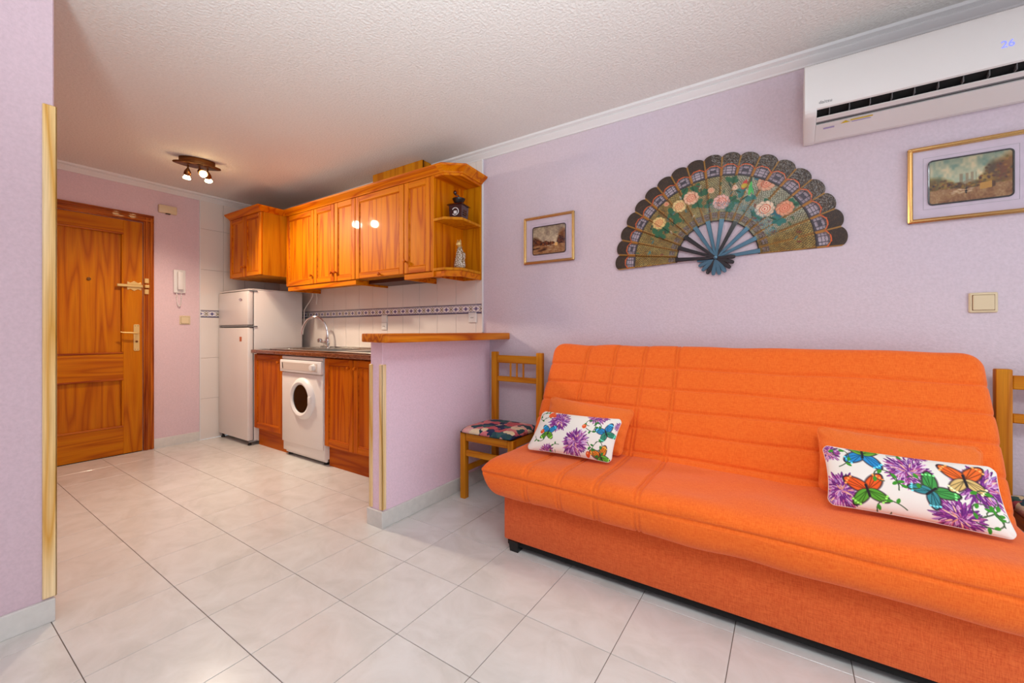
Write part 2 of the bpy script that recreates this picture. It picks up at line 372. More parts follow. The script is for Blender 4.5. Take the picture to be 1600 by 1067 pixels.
def butterfly(cv, cx, cy, r, ang, up, lo):
    for sgn in (1, -1):
        for (a, L, wd, c) in ((.8, 1.0, .26, up), (2.3, .85, .22, lo)):
            A = ang + PI / 2 - sgn * a
            cv.petal(cx, cy, r * L * 1.08, r * wd * 1.2, A, (52, 36, 44)); cv.petal(cx, cy, r * L, r * wd, A, c)
            for q in (-.2, .05, .25): cv.line([(cx, cy), (cx + r * L * .85 * math.cos(A + q), cy + r * L * .85 * math.sin(A + q))], r * .035, tuple(int(k * .45) for k in c), .7)
            for q in range(4):
                t = A + (q - 1.5) * .16; cv.ell(cx + r * L * .86 * math.cos(t), cy + r * L * .86 * math.sin(t), r * .05, r * .05, 0, tuple(min(255, int(k * 1.3 + 50)) for k in c))
    cv.line([(cx - r * .28 * math.cos(ang + PI / 2), cy - r * .28 * math.sin(ang + PI / 2)), (cx + r * .25 * math.cos(ang + PI / 2), cy + r * .25 * math.sin(ang + PI / 2))], r * .1, (40, 34, 40))
def vine(cv, x, y, r, ang, col=(52, 128, 50), curl=1):
    p = [(x, y)]; a = ang
    for k in range(16): a += curl * (.05 + k * .035); x += r * .14 * math.cos(a); y += r * .14 * math.sin(a); p.append((x, y))
    cv.line(p, r * .05, (70, 90, 60))
    for i in (3, 6, 9, 13): cv.petal(p[i][0], p[i][1], r * .26, r * .075, ang + i * 1.7, col)
def pillow_print(kind):
    cv = CV(330, 165, 2, 1, (240, 234, 226))
    if kind == 0:
        for a in ((.62, .72, .29), (1.5, .98, .26), (1.17, .26, .33), (.52, -.04, .2), (2.02, .8, .12)): mum(cv, *a)
        butterfly(cv, .43, .40, .24, 0, (44, 144, 206), (104, 168, 44)); butterfly(cv, 1.80, .58, .25, .6, (48, 140, 200), (60, 150, 120))
        butterfly(cv, 1.78, .06, .25, .5, (228, 130, 40), (110, 190, 60))
        for a in ((.2, .75, .3, .5), (.35, .88, .28, 2.6), (1.33, .62, .3, -.6), (1.5, .55, .3, 1.2), (1.45, .3, .3, -1), (1.66, .34, .28, 4), (.12, .3, .25, -1), (.8, .15, .22, 3)): vine(cv, *a)
        for x, y in ((1.27, .66), (.26, .42), (1.5, .06), (.42, .86)): cv.ell(x, y, .05, .055, .3, (226, 84, 36)); cv.ell(x - .012, y + .015, .015, .018, 0, (250, 170, 110))
        cv.petal(.30, .80, .2, .07, 1.1, (236, 96, 50))
    else:
        for a in ((.06, .88, .18), (.16, .22, .32), (1.0, .68, .30), (1.78, .62, .34), (1.45, .10, .30), (.45, 1.02, .16), (1.15, 1.04, .16)): mum(cv, *a)
        butterfly(cv, .5, .90, .3, PI * .95, (44, 140, 206), (108, 176, 60)); butterfly(cv, .48, .28, .32, .25, (236, 92, 32), (92, 168, 50))
        butterfly(cv, 1.22, .42, .30, -.8, (70, 156, 74), (60, 140, 150)); butterfly(cv, 1.62, .68, .32, .1, (238, 106, 40), (222, 186, 116))
        for a in ((.16, .62, .3, .5), (.78, .6, .32, -1.2), (.85, .35, .32, 1.4), (.8, .95, .3, 0), (.92, .08, .3, 2.4), (1.72, .2, .34, .4), (1.9, .12, .3, 1.6), (1.62, .1, .28, -.4), (1.9, .42, .2, 4)): vine(cv, *a, col=(64, 150, 44))
    return cv.lin()

# ------------------------------------------------------------------ ROOM SHELL
XW = 2.47; YD = 4.79; ZC = 2.40
# floor: grout bed + tiles
fl = M().box(-1.6, XW, -2.7, YD, -.05, -.0025).build('floor', 'grout', loc=(0, 0, 0)); struct(fl, 'pale beige marbled square tiles over the whole room floor', 'floor')
tx0, ty0, T = .6665, 2.469 - .001, .3303
g = .0024
tm = M().box(g / 2, T - g / 2, g / 2, T - g / 2, -.008, 0, .0008).build('tile', 'floor_tile', fl)
tmesh = tm.data; bpy.data.objects.remove(tm)
def clipped_tile(x0, x1, y0, y1):
    return M().box(x0, x1, y0, y1, -.008, 0, .0008)
for i in range(-7, 7):
    for j in range(-8, 17):
        x0, x1 = tx0 + i * T, tx0 + (i + 1) * T; y1, y0 = ty0 - j * T, ty0 - (j + 1) * T
        if x1 <= -1.6 or x0 >= XW - .01 or y1 <= -2.7 or y0 >= YD - .01: continue
        if x0 >= -1.6 and x1 <= XW and y0 >= -2.7 and y1 <= YD:
            o = bpy.data.objects.new('tile', tmesh); o.location = (x0, y0, 0); COL.objects.link(o); o.parent = fl
        else:
            clipped_tile(max(x0, -1.6) + g / 2, min(x1, XW) - g / 2, max(y0, -2.7) + g / 2, min(y1, YD) - g / 2).build('tile', 'floor_tile', fl)
struct(M().box(-1.72, XW + .12, -2.82, YD + .12, ZC, ZC + .08).build('ceiling', 'ceiling', loc=(0, 0, ZC)), 'off-white stippled plaster ceiling', 'ceiling')
struct(M().box(XW, XW + .12, -2.82, 1.897, 0, ZC).build('wall_right', 'lilac'), 'lilac stippled wall behind the sofa and fan', 'wall')
wk = struct(M().box(XW, XW + .12, 1.897, YD + .12, 0, ZC).build('wall_kitchen', 'wall_grout'), 'white tiled kitchen wall with a blue patterned border', 'wall')
wd = struct(M().box(-.2, .445, YD, YD + .12, 0, ZC).box(1.267, 1.70, YD, YD + .12, 0, ZC).box(.445, 1.267, YD, YD + .12, 2.03, ZC).build('wall_door', 'pink'), 'pink wall around the wooden entrance door', 'wall')
wf = struct(M().box(1.70, XW, YD, YD + .12, 0, ZC).build('wall_far', 'wall_grout'), 'white tiled wall strip beside the fridge', 'wall')
struct(M().box(-1.72, .345, 2.264, 2.384, 0, ZC, .004).build('wall_left', 'lilac3'), 'pale pink wall end at the left edge of the photo', 'wall')
struct(M().box(.225, .345, 2.384, YD, 0, ZC).build('wall_passage', 'pink'), 'pink wall of the entrance passage hidden behind the left wall', 'wall')
struct(M().box(-1.72, -1.6, -2.82, 2.264, 0, ZC).build('wall_side', 'lilac'), 'lilac wall to the left of the camera', 'wall')
struct(M().box(-1.6, -.95, -2.82, -2.7, 0, ZC).box(1.65, XW, -2.82, -2.7, 0, ZC).box(-.95, 1.65, -2.82, -2.7, 2.28, ZC).build('wall_back', 'lilac'), 'lilac wall with the balcony opening behind the camera', 'wall')
wn = struct(M().box(-.95, -.89, -2.8, -2.74, 0, 2.28).box(1.59, 1.65, -2.8, -2.74, 0, 2.28).box(.32, .38, -2.8, -2.74, 0, 2.28).box(-.95, 1.65, -2.8, -2.74, 2.22, 2.28).build('window_1', 'white_trim'), 'white framed balcony window behind the camera', 'window')
hw = struct(M().box(1.49, XW, 1.83, 1.93, 0, 1.008, .003).build('wall_divider', 'lilac2'), 'low lilac half wall between kitchen and living room', 'wall')

# wall tiles 20 x 40 cm with the patterned border course
cv = CV(120, 42, .2, .07, (238, 234, 232))
nv = (34, 28, 92)
for k in range(-1, 4):
    cx = k * .05 + 0.0
cv.fill(((cv.Y > .0625) | (cv.Y < .0075)) * 1.0, nv); cv.line([(0, .0585), (.2, .0585)], .0018, nv); cv.line([(0, .0115), (.2, .0115)], .0018, nv)
for cx in (0, .1, .2):
    for sg in (1, -1):
        p = [(cx + sg * (.004 + .040 * math.sin(t)), .035 + .023 * math.cos(t)) for t in np.linspace(0, PI, 12)]
        cv.line(p, .003, (120, 112, 150))
        cv.line([(cx + sg * .05, .056), (cx + sg * .034, .043), (cx + sg * .05, .035), (cx + sg * .034, .027), (cx + sg * .05, .014)], .0042, (140, 128, 96))
        cv.ell(cx + sg * .05, .035, .004, .009, 0, (120, 100, 70))
        cv.petal(cx + sg * .010, .035, .022, .007, 0 if sg > 0 else PI, (196, 192, 214))
    cv.poly([(cx - .016, .035), (cx, .054), (cx + .016, .035), (cx, .016)], (120, 110, 170)); cv.poly([(cx - .013, .035), (cx, .049), (cx + .013, .035), (cx, .021)], nv)
    cv.line([(cx, .054), (cx, .016)], .0018, (200, 196, 226)); cv.line([(cx - .014, .035), (cx + .014, .035)], .0016, (200, 196, 226))
BORD = cv.lin()
def border_mesh(u0=0, u1=1):
    """patterned tile lying in the local YZ plane, front face at x = -0.009"""
    h, w = BORD.shape[:2]; a = max(0, int(u0 * w)); b = min(w, int(u1 * w)); m = M(); ww = b - a
    ys = -(np.arange(a, b)) / (w - 1) * .198 + .199; zs = .0695 - np.arange(h) / (h - 1) * .069
    vs = [(-.009, y, z) for z in zs for y in ys]
    fs = [(i * ww + j, i * ww + j + 1, (i + 1) * ww + j + 1, (i + 1) * ww + j) for i in range(h - 1) for j in range(ww - 1)]
    m.add(vs, fs); c = BORD[:, a:b].reshape(-1, 4)
    m.add([(-.009 if k & 1 else 0, ys[0] if k & 2 else ys[-1], zs[0] if k & 4 else zs[-1]) for k in range(8)], [(0, 1, 3, 2), (4, 6, 7, 5), (0, 4, 5, 1), (2, 3, 7, 6), (0, 2, 6, 4)])
    m.c = np.concatenate([c, np.tile([.7, .68, .66, 1], (8, 1))]); return m
rows = [(0.0, .4), (.4, .8), (.8, 1.2), (1.27, 1.67), (1.67, 2.07), (2.07, 2.36)]
gt_ = .0012
cache = {}
def wall_tile(par, axis, a0, a1, z0, z1):
    """axis 'Y': kitchen wall at X=XW ; axis 'X': far wall at Y=YD"""
    key = (axis, round(a1 - a0, 3), round(z1 - z0, 3))
    if key not in cache:
        mm = M()
        if axis == 'Y': mm.box(-.009, 0, gt_, a1 - a0 - gt_, gt_, z1 - z0 - gt_, .0012)
        else: mm.box(gt_, a1 - a0 - gt_, -.009, 0, gt_, z1 - z0 - gt_, .0012)
        o = mm.build('tile', 'wall_tile', loc=(0, 0, 0)); cache[key] = o.data; bpy.data.objects.remove(o)
    o = bpy.data.objects.new('tile', cache[key]); COL.objects.link(o); o.parent = par
    p = Vector((XW, a0, z0) if axis == 'Y' else (a0, YD, z0)); o.location = p - par.location
bfull = border_mesh().build('border_tile', 'print_gloss', loc=(0, 0, 0)); bmesh_full = bfull.data; bpy.data.objects.remove(bfull)
ye = [1.897] + [1.955 + .2 * k for k in range(15)]
ye = [y for y in ye if y < YD - .02] + [YD]
for a0, a1 in zip(ye[:-1], ye[1:]):
    if a1 - a0 < .02: continue
    for z0, z1 in rows: wall_tile(wk, 'Y', a0, a1, z0, z1)
    if abs(a1 - a0 - .2) < .002: o = bpy.data.objects.new('border_tile', bmesh_full); COL.objects.link(o)
    else:
        fr_ = (a1 - a0) / .2
        if a0 < 1.93: t_ = border_mesh(0, fr_)
        else: t_ = border_mesh(1 - fr_, 1)
        o = t_.build('border_tile', 'print_gloss', loc=(0, 0, 0))
        if a0 < 1.93:
            for v_ in o.data.vertices: v_.co.y -= .2 - (a1 - a0)
    o.parent = wk; o.location = Vector((XW, a0, 1.2005)) - wk.location
xe = [1.70, 1.90, 2.10, 2.30, XW - .01]
for a0, a1 in zip(xe[:-1], xe[1:]):
    for z0, z1 in rows: wall_tile(wf, 'X', a0, a1, z0, z1)
    o = bpy.data.objects.new('border_tile', bmesh_full); COL.objects.link(o)
    o.parent = wf; o.rotation_euler = (0, 0, R(-90))
    if a1 > 2.4:
        bpy.data.objects.remove(o); continue
    o.rotation_euler = (0, 0, R(90)); o.location = Vector((a1, YD, 1.2005)) - wf.location
# trims
def cornice(name, p0, p1, inward, label):
    # stepped moulding: profile (out from wall, z)
    prof = [(0, 2.345), (.012, 2.345), (.016, 2.352), (.040, 2.372), (.044, 2.3765), (.041, 2.380), (.060, 2.388), (.064, 2.40), (0, 2.40)]
    m = M(); n = len(prof); vs = []
    for p in (p0, p1): vs += [(p[0] + inward[0] * a, p[1] + inward[1] * a, z) for a, z in prof]
    m.add(vs, [(i, (i + 1) % n, n + (i + 1) % n, n + i) for i in range(n)] + [tuple(range(n)), tuple(range(n, 2 * n))])
    return struct(m.build(name, 'white_trim'), label, 'cornice')
cornice('trim_1', (XW, -2.7), (XW, YD), (-1, 0), 'white plaster cornice along the lilac and kitchen wall')
cornice('trim_2', (.345, YD), (XW, YD), (0, -1), 'white plaster cornice above the entrance door')
struct(M().box(XW - .014, XW, 1.889, 1.899, 1.055, 2.35, .002).build('trim_3', 'white_trim'), 'thin white edge strip where kitchen tiles meet lilac wall', 'trim')
struct(M().box(1.694, 1.702, YD - .011, YD, 0, 2.345, .001).build('trim_4', 'white_trim'), 'thin edge strip between pink wall and white tiles', 'trim')
struct(M().box(1.343, 1.694, YD - .012, YD, 0, .085, .002).build('baseboard_door', 'base_tile'), 'pale marbled skirting right of the entrance door', 'baseboard')
struct(M().box(-1.6, .347, 2.250, 2.264, 0, .084, .002).build('baseboard_left', 'base_tile'), 'pale marbled skirting at the foot of the left wall', 'baseboard')
bd = struct(M().box(1.478, XW - .012, 1.816, 1.83, 0, .088, .002).build('baseboard_divider', 'base_tile'), 'pale marbled skirting along the front of the half wall', 'baseboard')
struct(M().box(1.476, 1.49, 1.8165, 1.945, 0, .089, .002).build('baseboard_end', 'base_tile'), 'pale marbled skirting on the end of the half wall', 'baseboard')
struct(M().box(XW - .012, XW, -2.7, 1.816, 0, .084, .002).build('baseboard_right', 'base_tile'), 'pale marbled skirting behind the sofa', 'baseboard')
# raw pine corner guards
def guard(name, x, y, sx, sy, z0, z1, label, w=.03, t=.007):
    m = M(); m.box(x - sx * t, x + sx * w, y - sy * t, y, z0, z1, .003) if True else 0
    m.box(x - sx * t, x, y - sy * t, y + sy * w, z0, z1, .003)
    return props(m.build(name, 'raw_z', smooth=False), label, 'corner guard')
guard('corner_guard', 1.49, 1.83, 1, 1, .094, .885, 'short pale pine corner strip on the front corner of the half wall', w=.022)
guard('corner_guard', 1.49, 1.93, 1, -1, .094, .885, 'short pale pine corner strip on the kitchen side corner of the half wall', w=.022)
guard('corner_guard', .345, 2.264, -1, 1, .088, 1.9, 'tall pale pine corner strip on the left wall edge', w=.03)

# bar slab
bt = M().prism([(1.385, 1.65), (XW, 1.652), (XW, 1.95), (1.455, 1.95), (1.435, 1.935), (1.372, 1.67)], 1.008, 1.054, 'Z', .006)
props(bt.build('bar_top', 'bar', smooth=True), 'thick varnished wooden slab capping the low lilac half wall', 'bar top')

# ------------------------------------------------------------------ ENTRANCE DOOR
d1 = thing('door_1', 'varnished pine entrance door with two recessed panels', 'door', (.85, YD, 0), kind='structure')
xl, xr = .445, 1.264; yf = YD - .012
leaf = M().box(xl, .58, yf, YD + .03, .006, 2.028, .001).box(1.135, xr, yf, YD + .03, .006, 2.028, .002)
for z0, z1 in ((.006, .237), (.655, .872), (1.915, 2.028)): leaf.box(.58, 1.135, yf, YD + .03, z0, z1, .001, mi=1)
leaf_o = leaf.build('leaf', ['door_z', 'door_x'], d1)
M().box(.40, 1.30, YD + .031, YD + .118, -.04, 2.06).build('leak_block', 'void', d1)  # unseen black box added behind the leaf to block light leaks
for z0, z1 in ((.237, .655), (.872, 1.915)):
    p = M().box(.58, 1.135, YD + .006, YD + .025, z0, z1)
    p.build('panel', 'door_z', d1)
    b_ = M(); q = .014
    for a in ((.578, 1.137, z0 - .002, z0 + q), (.578, 1.137, z1 - q, z1 + .002)): b_.box(a[0], a[1], yf - .005, YD + .008, a[2], a[3], .004)
    b_.build('panel_moulding', 'frame_x', d1)
    b_ = M()
    for a in ((.578, .578 + q), (1.137 - q, 1.137)): b_.box(a[0], a[1], yf - .005, YD + .008, z0 + q, z1 - q, .004)
    b_.build('panel_moulding', 'door_z', d1)
fz = M()
for s0, e0 in ((1.268, 1.343), (.37, .445)):
    fz.box(s0, e0, YD - .016, YD, 0, 2.105, .003); fz.box(s0 + (.012), s0 + .030, YD - .027, YD - .014, 0, 2.08, .006); fz.box(e0 - .03, e0 - .012, YD - .027, YD - .014, 0, 2.08, .006)
fz.build('door_frame', 'frame_z', d1)
M().box(.37, 1.343, YD - .0165, YD, 2.032, 2.106, .003).box(.37, 1.335, YD - .028, YD - .014, 2.044, 2.062, .006).box(.37, 1.335, YD - .028, YD - .014, 2.076, 2.094, .006).build('door_frame', 'frame_x', d1)
M().lathe([(.002, -.006), (.011, -.006), (.013, 0), (.013, .004), (.002, .004)], (.925, YD + .002, 1.497), 'Y', 16).build('peephole', 'bronze', d1, smooth=True)
hp = M().prism([(1.201, .90), (1.206, .892), (1.236, .892), (1.241, .90), (1.241, 1.117), (1.236, 1.125), (1.206, 1.125), (1.201, 1.117)], yf - .005, yf, 'Y', .001)
hpo = hp.build('handle_plate', 'brass', d1)
M().tube([(1.221, yf - .002, 1.047), (1.221, yf - .045, 1.047), (1.21, yf - .052, 1.048), (1.17, yf - .054, 1.052), (1.125, yf - .05, 1.054), (1.105, yf - .046, 1.058)], [.008, .008, .008, .007, .006, .005], 10).build('door_handle', 'brass', hpo, smooth=True)
M().lathe([(.003, -.008), (.009, -.006), (.009, 0)], (1.221, yf - .004, .975), 'Y', 12).build('keyhole', 'bronze', hpo)
for z in (.905, 1.112):
    M().lathe([(.001, -.002), (.003, -.001), (.003, 0)], (1.212, yf - .005, z), 'Y', 8).lathe([(.001, -.002), (.003, -.001), (.003, 0)], (1.23, yf - .005, z), 'Y', 8).build('screw', 'bronze', hpo)
bl = M().prism([(1.160, 1.425), (1.180, 1.435), (1.205, 1.418), (1.230, 1.435), (1.252, 1.425), (1.255, 1.445), (1.24, 1.462), (1.255, 1.48), (1.25, 1.496), (1.232, 1.488), (1.205, 1.505), (1.18, 1.488), (1.16, 1.498), (1.158, 1.48), (1.172, 1.462), (1.157, 1.443)], yf - .006, yf, 'Y', .001)
blo = bl.build('bolt_plate', 'brass', d1)
M().box(1.09, 1.262, yf - .022, yf - .006, 1.450, 1.474, .004).build('bolt_bar', 'brass', blo)
kp = M().box(1.272, 1.302, YD - .034, YD - .016, 1.492, 1.535, .003).box(1.272, 1.302, YD - .034, YD - .016, 1.395, 1.438, .003).box(1.272, 1.305, YD - .042, YD - .016, 1.450, 1.476, .005)
kp.build('bolt_keeper', 'brass', d1)

# ------------------------------------------------------------------ things on the pink wall
t = thing('bell_chime', 'cream plastic door chime box high on the pink wall', 'chime', (1.44, YD, 2.15))
M().box(1.372, 1.508, YD - .038, YD, 2.150, 2.222, .008).build('casing', 'cream', t, smooth=True)
M().box(1.424, 1.458, YD - .034, YD - .012, 2.144, 2.1505).build('grille', 'dark', t)
t = thing('intercom', 'white wall intercom handset on the pink wall beside the door', 'intercom', (1.53, YD, 1.42))
M().box(1.486, 1.578, YD - .022, YD, 1.425, 1.642, .006).build('base', 'white_plastic', t, smooth=True)
M().box(1.508, 1.556, YD - .052, YD - .022, 1.452, 1.628, .014).build('handset', 'white_plastic', t, smooth=True)
pts = []
for k in range(120):
    u = k / 119; a = u * PI; cx, cz = 1.528 + .018 * math.cos(PI - a) + .0, 1.425 - .125 * math.sin(a) ** .6
    pts.append((cx, YD - .014 + .004 * math.cos(k * 1.6), cz + .002 * math.sin(k * 1.6)))
M().tube(pts, .0032, 6).build('coiled_cord', 'white_plastic', t, smooth=True)
def switch(name, label, face, c, wy, hz, rocker=True, mat='cream'):
    t = thing(name, label, 'light switch', c)
    def bx(m, a0, a1, d0, d1, z0, z1, b):
        if face == 'Y': m.box(c[0] + a0, c[0] + a1, c[1] - d1, c[1] - d0, c[2] + z0, c[2] + z1, b)
        else: m.box(c[0] - d1, c[0] - d0, c[1] + a0, c[1] + a1, c[2] + z0, c[2] + z1, b)
        return m
    bx(M(), -wy / 2, wy / 2, 0, .009, -hz / 2, hz / 2, .004).build('plate', mat, t, smooth=True)
    iw, ih = wy * .37, hz * .37
    bx(M(), -iw - .0015, iw + .0015, .0085, .0093, -ih - .0015, ih + .0015, 0).build('gap', 'bronze', t)
    bx(M(), -iw, iw, .008, .0135, -ih, ih, .002).build('rocker', mat, t, smooth=True)
switch('light_switch', 'small cream light switch on the pink wall below the intercom', 'Y', (1.577, YD, 1.17), .085, .082)
switch('light_switch', 'large cream light switch on the lilac wall right of the fan', 'X', (XW, -.667, 1.184), .082, .082)

# ------------------------------------------------------------------ FRIDGE
fx = 1.85; y0, y1 = 4.157, 4.768
t = thing('fridge', 'white two-door fridge freezer beside the tiled wall', 'fridge', (2.1, 4.46, 0))
M().box(1.905, 2.37, y0, y1, .03, 1.452, .006).build('body', 'white_enamel', t, smooth=True)
fd = M().box(fx, 1.90, y0, y1, 1.122, 1.44, .01).build('freezer_door', 'white_enamel', t, smooth=True)
rd = M().box(fx, 1.90, y0, y1, .045, 1.098, .01).build('fridge_door', 'white_enamel', t, smooth=True)
M().box(1.89, 2.37, y0, y1, 1.4525, 1.462, .004).box(fx + .01, 1.905, y0 + .004, y1 - .004, 1.446, 1.460, .004).build('top_panel', 'white_enamel', t, smooth=True)
M().prism([(y0 + .01, 1.122), (y1 - .03, 1.122), (y1 - .10, 1.104), (y0 + .01, 1.108)], fx + .004, fx + .02, 'X').build('grip_recess', 'ink', t)
M().box(1.901, 1.906, y0 + .004, y1 - .004, .05, 1.44).build('door_seal', 'ink', t)
M().ball((0, 0, 0), 1, 20).v
m_ = M(); m_.lathe([(.001, -.004), (.9, -.0035), (1, -.002), (1, 0)], (0, 0, 0), 'X', 24); m_.v = [(fx + x, 4.295 + y * .032, 1.362 + z * .013 + y * .004) for x, y, z in m_.v]
m_.build('badge', 'chrome', fd, smooth=True)
M().box(fx - .0012, fx + .001, 4.275, 4.315, .968, 1.012).build('sticker', plain('orange_sticker', (196, 98, 42), .5), rd)
for z_ in (1.436, 1.104, .03): M().box(fx + .012, 1.935, y0 - .005, y0 + .02, z_, z_ + .012, .003).build('hinge', 'ink', t)
for x in (1.88, 2.33):
    for y in (y0 + .03, y1 - .03): M().lathe([(.016, 0), (.016, .012), (.01, .013), (.01, .045)], (x, y, 0), 'Z', 12).build('foot', 'dark', t)

# ------------------------------------------------------------------ CABINET DOORS
def fdoor(name, par, xf, ya, yb, z0, z1, mz, my, st=.05, th=.02, knob=None, panel_mat=None):
    """frame and panel door facing -X; knob=(y,z)"""
    ya += .0015; yb -= .0015
    m = M().box(xf, xf + th, ya, ya + st, z0, z1, .003).box(xf, xf + th, yb - st, yb, z0, z1, .003)
    m.box(xf, xf + th, ya + st, yb - st, z0, z0 + st, .003, mi=1).box(xf, xf + th, ya + st, yb - st, z1 - st, z1, .003, mi=1)
    d = m.build(name, [mz, my], par, smooth=False)
    M().box(xf + .008, xf + th - .002, ya + st - .002, yb - st + .002, z0 + st - .002, z1 - st + .002).build('panel', mz, d)
    q = .008; mm = M()
    for a in ((ya + st, yb - st, z0 + st, z0 + st + q), (ya + st, yb - st, z1 - st - q, z1 - st)): mm.box(xf + .003, xf + .012, a[0], a[1], a[2], a[3], .0035)
    for a in ((ya + st, ya + st + q), (yb - st - q, yb - st)): mm.box(xf + .003, xf + .012, a[0], a[1], z0 + st + q, z1 - st - q, .0035)
    mm.build('moulding', my, d)
    if knob:
        M().lathe([(.003, -.026), (.011, -.024), (.013, -.018), (.010, -.012), (.006, -.008), (.006, 0)], (xf, knob[0], knob[1]), 'X', 14).build('knob', 'low_z', d, smooth=True)
    return d
def cab_body(par, x0, x1, ya, yb, z0, z1, left='side_z', th=.016):
    M().box(x0, x1, ya, ya + th, z0, z1, .001).build('side_panel', left, par)
    M().box(x0, x1, yb - th, yb, z0, z1, .001).build('side_panel', left, par)
    M().box(x0 + .002, x1, ya + th, yb - th, z0, z0 + th).build('bottom_panel', left, par)
    M().box(x0 + .002, x1, ya + th, yb - th, z1 - th, z1).build('top_panel', left, par)
    M().box(x1 - .006, x1, ya + th, yb - th, z0 + th, z1 - th).build('back_panel', left, par)
XB = XW - .0105
# base cabinets
t = thing('base_cabinet', 'narrow lower kitchen cabinet between fridge and washing machine', 'cabinet', (2.1, 3.9, 0))
cab_body(t, 1.922, XB, 3.655, 4.146, .165, .862, 'low_z')
fdoor('door', t, 1.90, 3.652, 4.146, .168, .852, 'low_z', 'low_y', knob=(3.70, .79))
M().box(1.944, 1.96, 3.652, 4.146, 0, .165).build('plinth', 'low_y', t)
t = thing('base_cabinet', 'long lower kitchen cabinet under the sink, right of the washing machine', 'cabinet', (2.1, 2.5, 0))
cab_body(t, 1.922, XB, 1.945, 3.022, .165, .862, 'low_z')
fdoor('door', t, 1.90, 2.664, 3.022, .168, .852, 'low_z', 'low_y', knob=(2.705, .79))
fdoor('door', t, 1.90, 2.305, 2.660, .168, .852, 'low_z', 'low_y', knob=(2.622, .79))
fdoor('door', t, 1.90, 1.945, 2.301, .168, .852, 'low_z', 'low_y', knob=(1.985, .79))
M().box(1.944, 1.96, 1.945, 3.022, 0, .165).build('plinth', 'low_y', t)
# worktop
t = thing('worktop', 'speckled reddish brown granite worktop over the lower cabinets', 'worktop', (2.1, 3, .862))
M().box(1.87, 1.93, 1.935, 4.145, .863, .895, .006).box(1.93, 2.0, 1.935, 4.145, .863, .8945).box(1.93, XB, 3.86, 4.145, .863, .8945).box(2.40, XB, 1.935, 4.145, .863, .8945).box(1.93, 2.41, 1.935, 2.2, .863, .8945).box(1.93, 2.41, 2.945, 3.095, .863, .8945).box(1.93, 2.41, 3.60, 3.86, .863, .8945).build('slab', 'granite', t)
# sink
t = thing('sink', 'stainless steel sink with drainer set in the worktop', 'sink', (2.2, 3.2, .895))
s_ = M().box(1.96, 2.02, 2.15, 3.95, .895, .901, .002).box(2.36, 2.445, 2.15, 3.95, .895, .901, .002).box(2.02, 2.36, 3.58, 3.95, .895, .9005, .002).box(2.02, 2.36, 2.94, 3.10, .895, .9005, .002).box(2.02, 2.36, 2.15, 2.42, .895, .9005, .002)
s_.box(1.95, 1.962, 2.14, 3.96, .895, .907, .003).box(2.44, 2.452, 2.14, 3.96, .895, .914, .003).box(1.95, 2.45, 2.14, 2.152, .895, .907, .003).box(1.95, 2.45, 3.95, 3.962, .895, .907, .003)
s_.build('rim', 'steel', t)
for (ya, yb), zb in (((3.10, 3.58), .868), ((2.42, 2.94), .885)):
    M().box(2.02, 2.36, ya, yb, zb - .002, zb).box(2.018, 2.022, ya, yb, zb, .897).box(2.358, 2.362, ya, yb, zb, .897).box(2.02, 2.36, ya - .002, ya + .002, zb, .897).box(2.02, 2.36, yb - .002, yb + .002, zb, .897).build('basin', 'steel', t)
M().box(2.05, 2.33, 3.64, 3.655, .9, .904, .002).box(2.05, 2.33, 3.70, 3.715, .9, .904, .002).box(2.05, 2.33, 3.76, 3.775, .9, .904, .002).box(2.05, 2.33, 3.82, 3.835, .9, .904, .002).build('drainer_ridges', 'steel', t)
# tap
t = thing('kitchen_tap', 'chrome swan neck mixer tap behind the sink', 'tap', (2.385, 3.70, .9))
bx_, by_ = 2.385, 3.74
M().lathe([(.026, 0), (.026, .008), (.018, .016), (.018, .055), (.022, .062), (.022, .085), (.012, .1), (.012, .13)], (bx_, by_, .901), 'Z', 18).build('base', 'chrome', t, smooth=True)
M().tube([(bx_, by_, .955), (bx_ - .02, by_ + .035, .96), (bx_ - .03, by_ + .06, .965)], .013, 10).lathe([(.02, -.02), (.024, -.01), (.024, .012), (.015, .018)], (bx_ - .035, by_ + .07, .975), 'Z', 10).build('cold_handle', 'chrome', t, smooth=True)
M().tube([(bx_, by_, .955), (bx_ - .02, by_ - .035, .95), (bx_ - .03, by_ - .05, .945)], .013, 10).lathe([(.02, -.02), (.024, -.01), (.024, .012), (.015, .018)], (bx_ - .035, by_ - .055, .955), 'Z', 10).build('hot_handle', 'chrome', t, smooth=True)
sp_ = [(bx_, by_, 1.0)]
for k in range(21):
    a = R(8 + k * 8.4); sp_.append((bx_ - .07 * (1 - math.cos(a)), by_ + .105 * (1 - math.cos(a)) , 1.02 + .185 * math.sin(a) + .0))
M().tube(sp_, [.0105] * 19 + [.011, .014, .014], 10).build('spout', 'chrome', t, smooth=True)

# washing machine
t = thing('washing_machine', 'white front loading washing machine under the worktop', 'washing machine', (2.15, 3.33, 0))
wa, wb = 3.028, 3.640
M().box(1.905, 2.42, wa, wb, .045, .855, .006).build('body', 'white_enamel', t, smooth=True)
M().box(1.892, 1.906, wa + .004, wb - .004, .125, .715, .005).build('front_panel', 'white_enamel', t, smooth=True)
M().box(1.893, 1.906, wa + .004, wb - .004, .828, .854, .003).build('top_edge', 'white_enamel', t, smooth=True)
cp = M().box(1.875, 1.906, wa + .002, wb - .002, .722, .824, .006).build('control_panel', 'white_plastic', t, smooth=True)
M().box(1.873, 1.876, wa + .05, wb - .03, .742, .806, .001).build('fascia', plain('grey_fascia', (206, 192, 182), .4), cp)
M().lathe([(.002, -.03), (.022, -.028), (.024, -.006), (.028, 0)], (1.874, wa + .10, .776), 'X', 20).build('dial', 'white_plastic', cp, smooth=True)
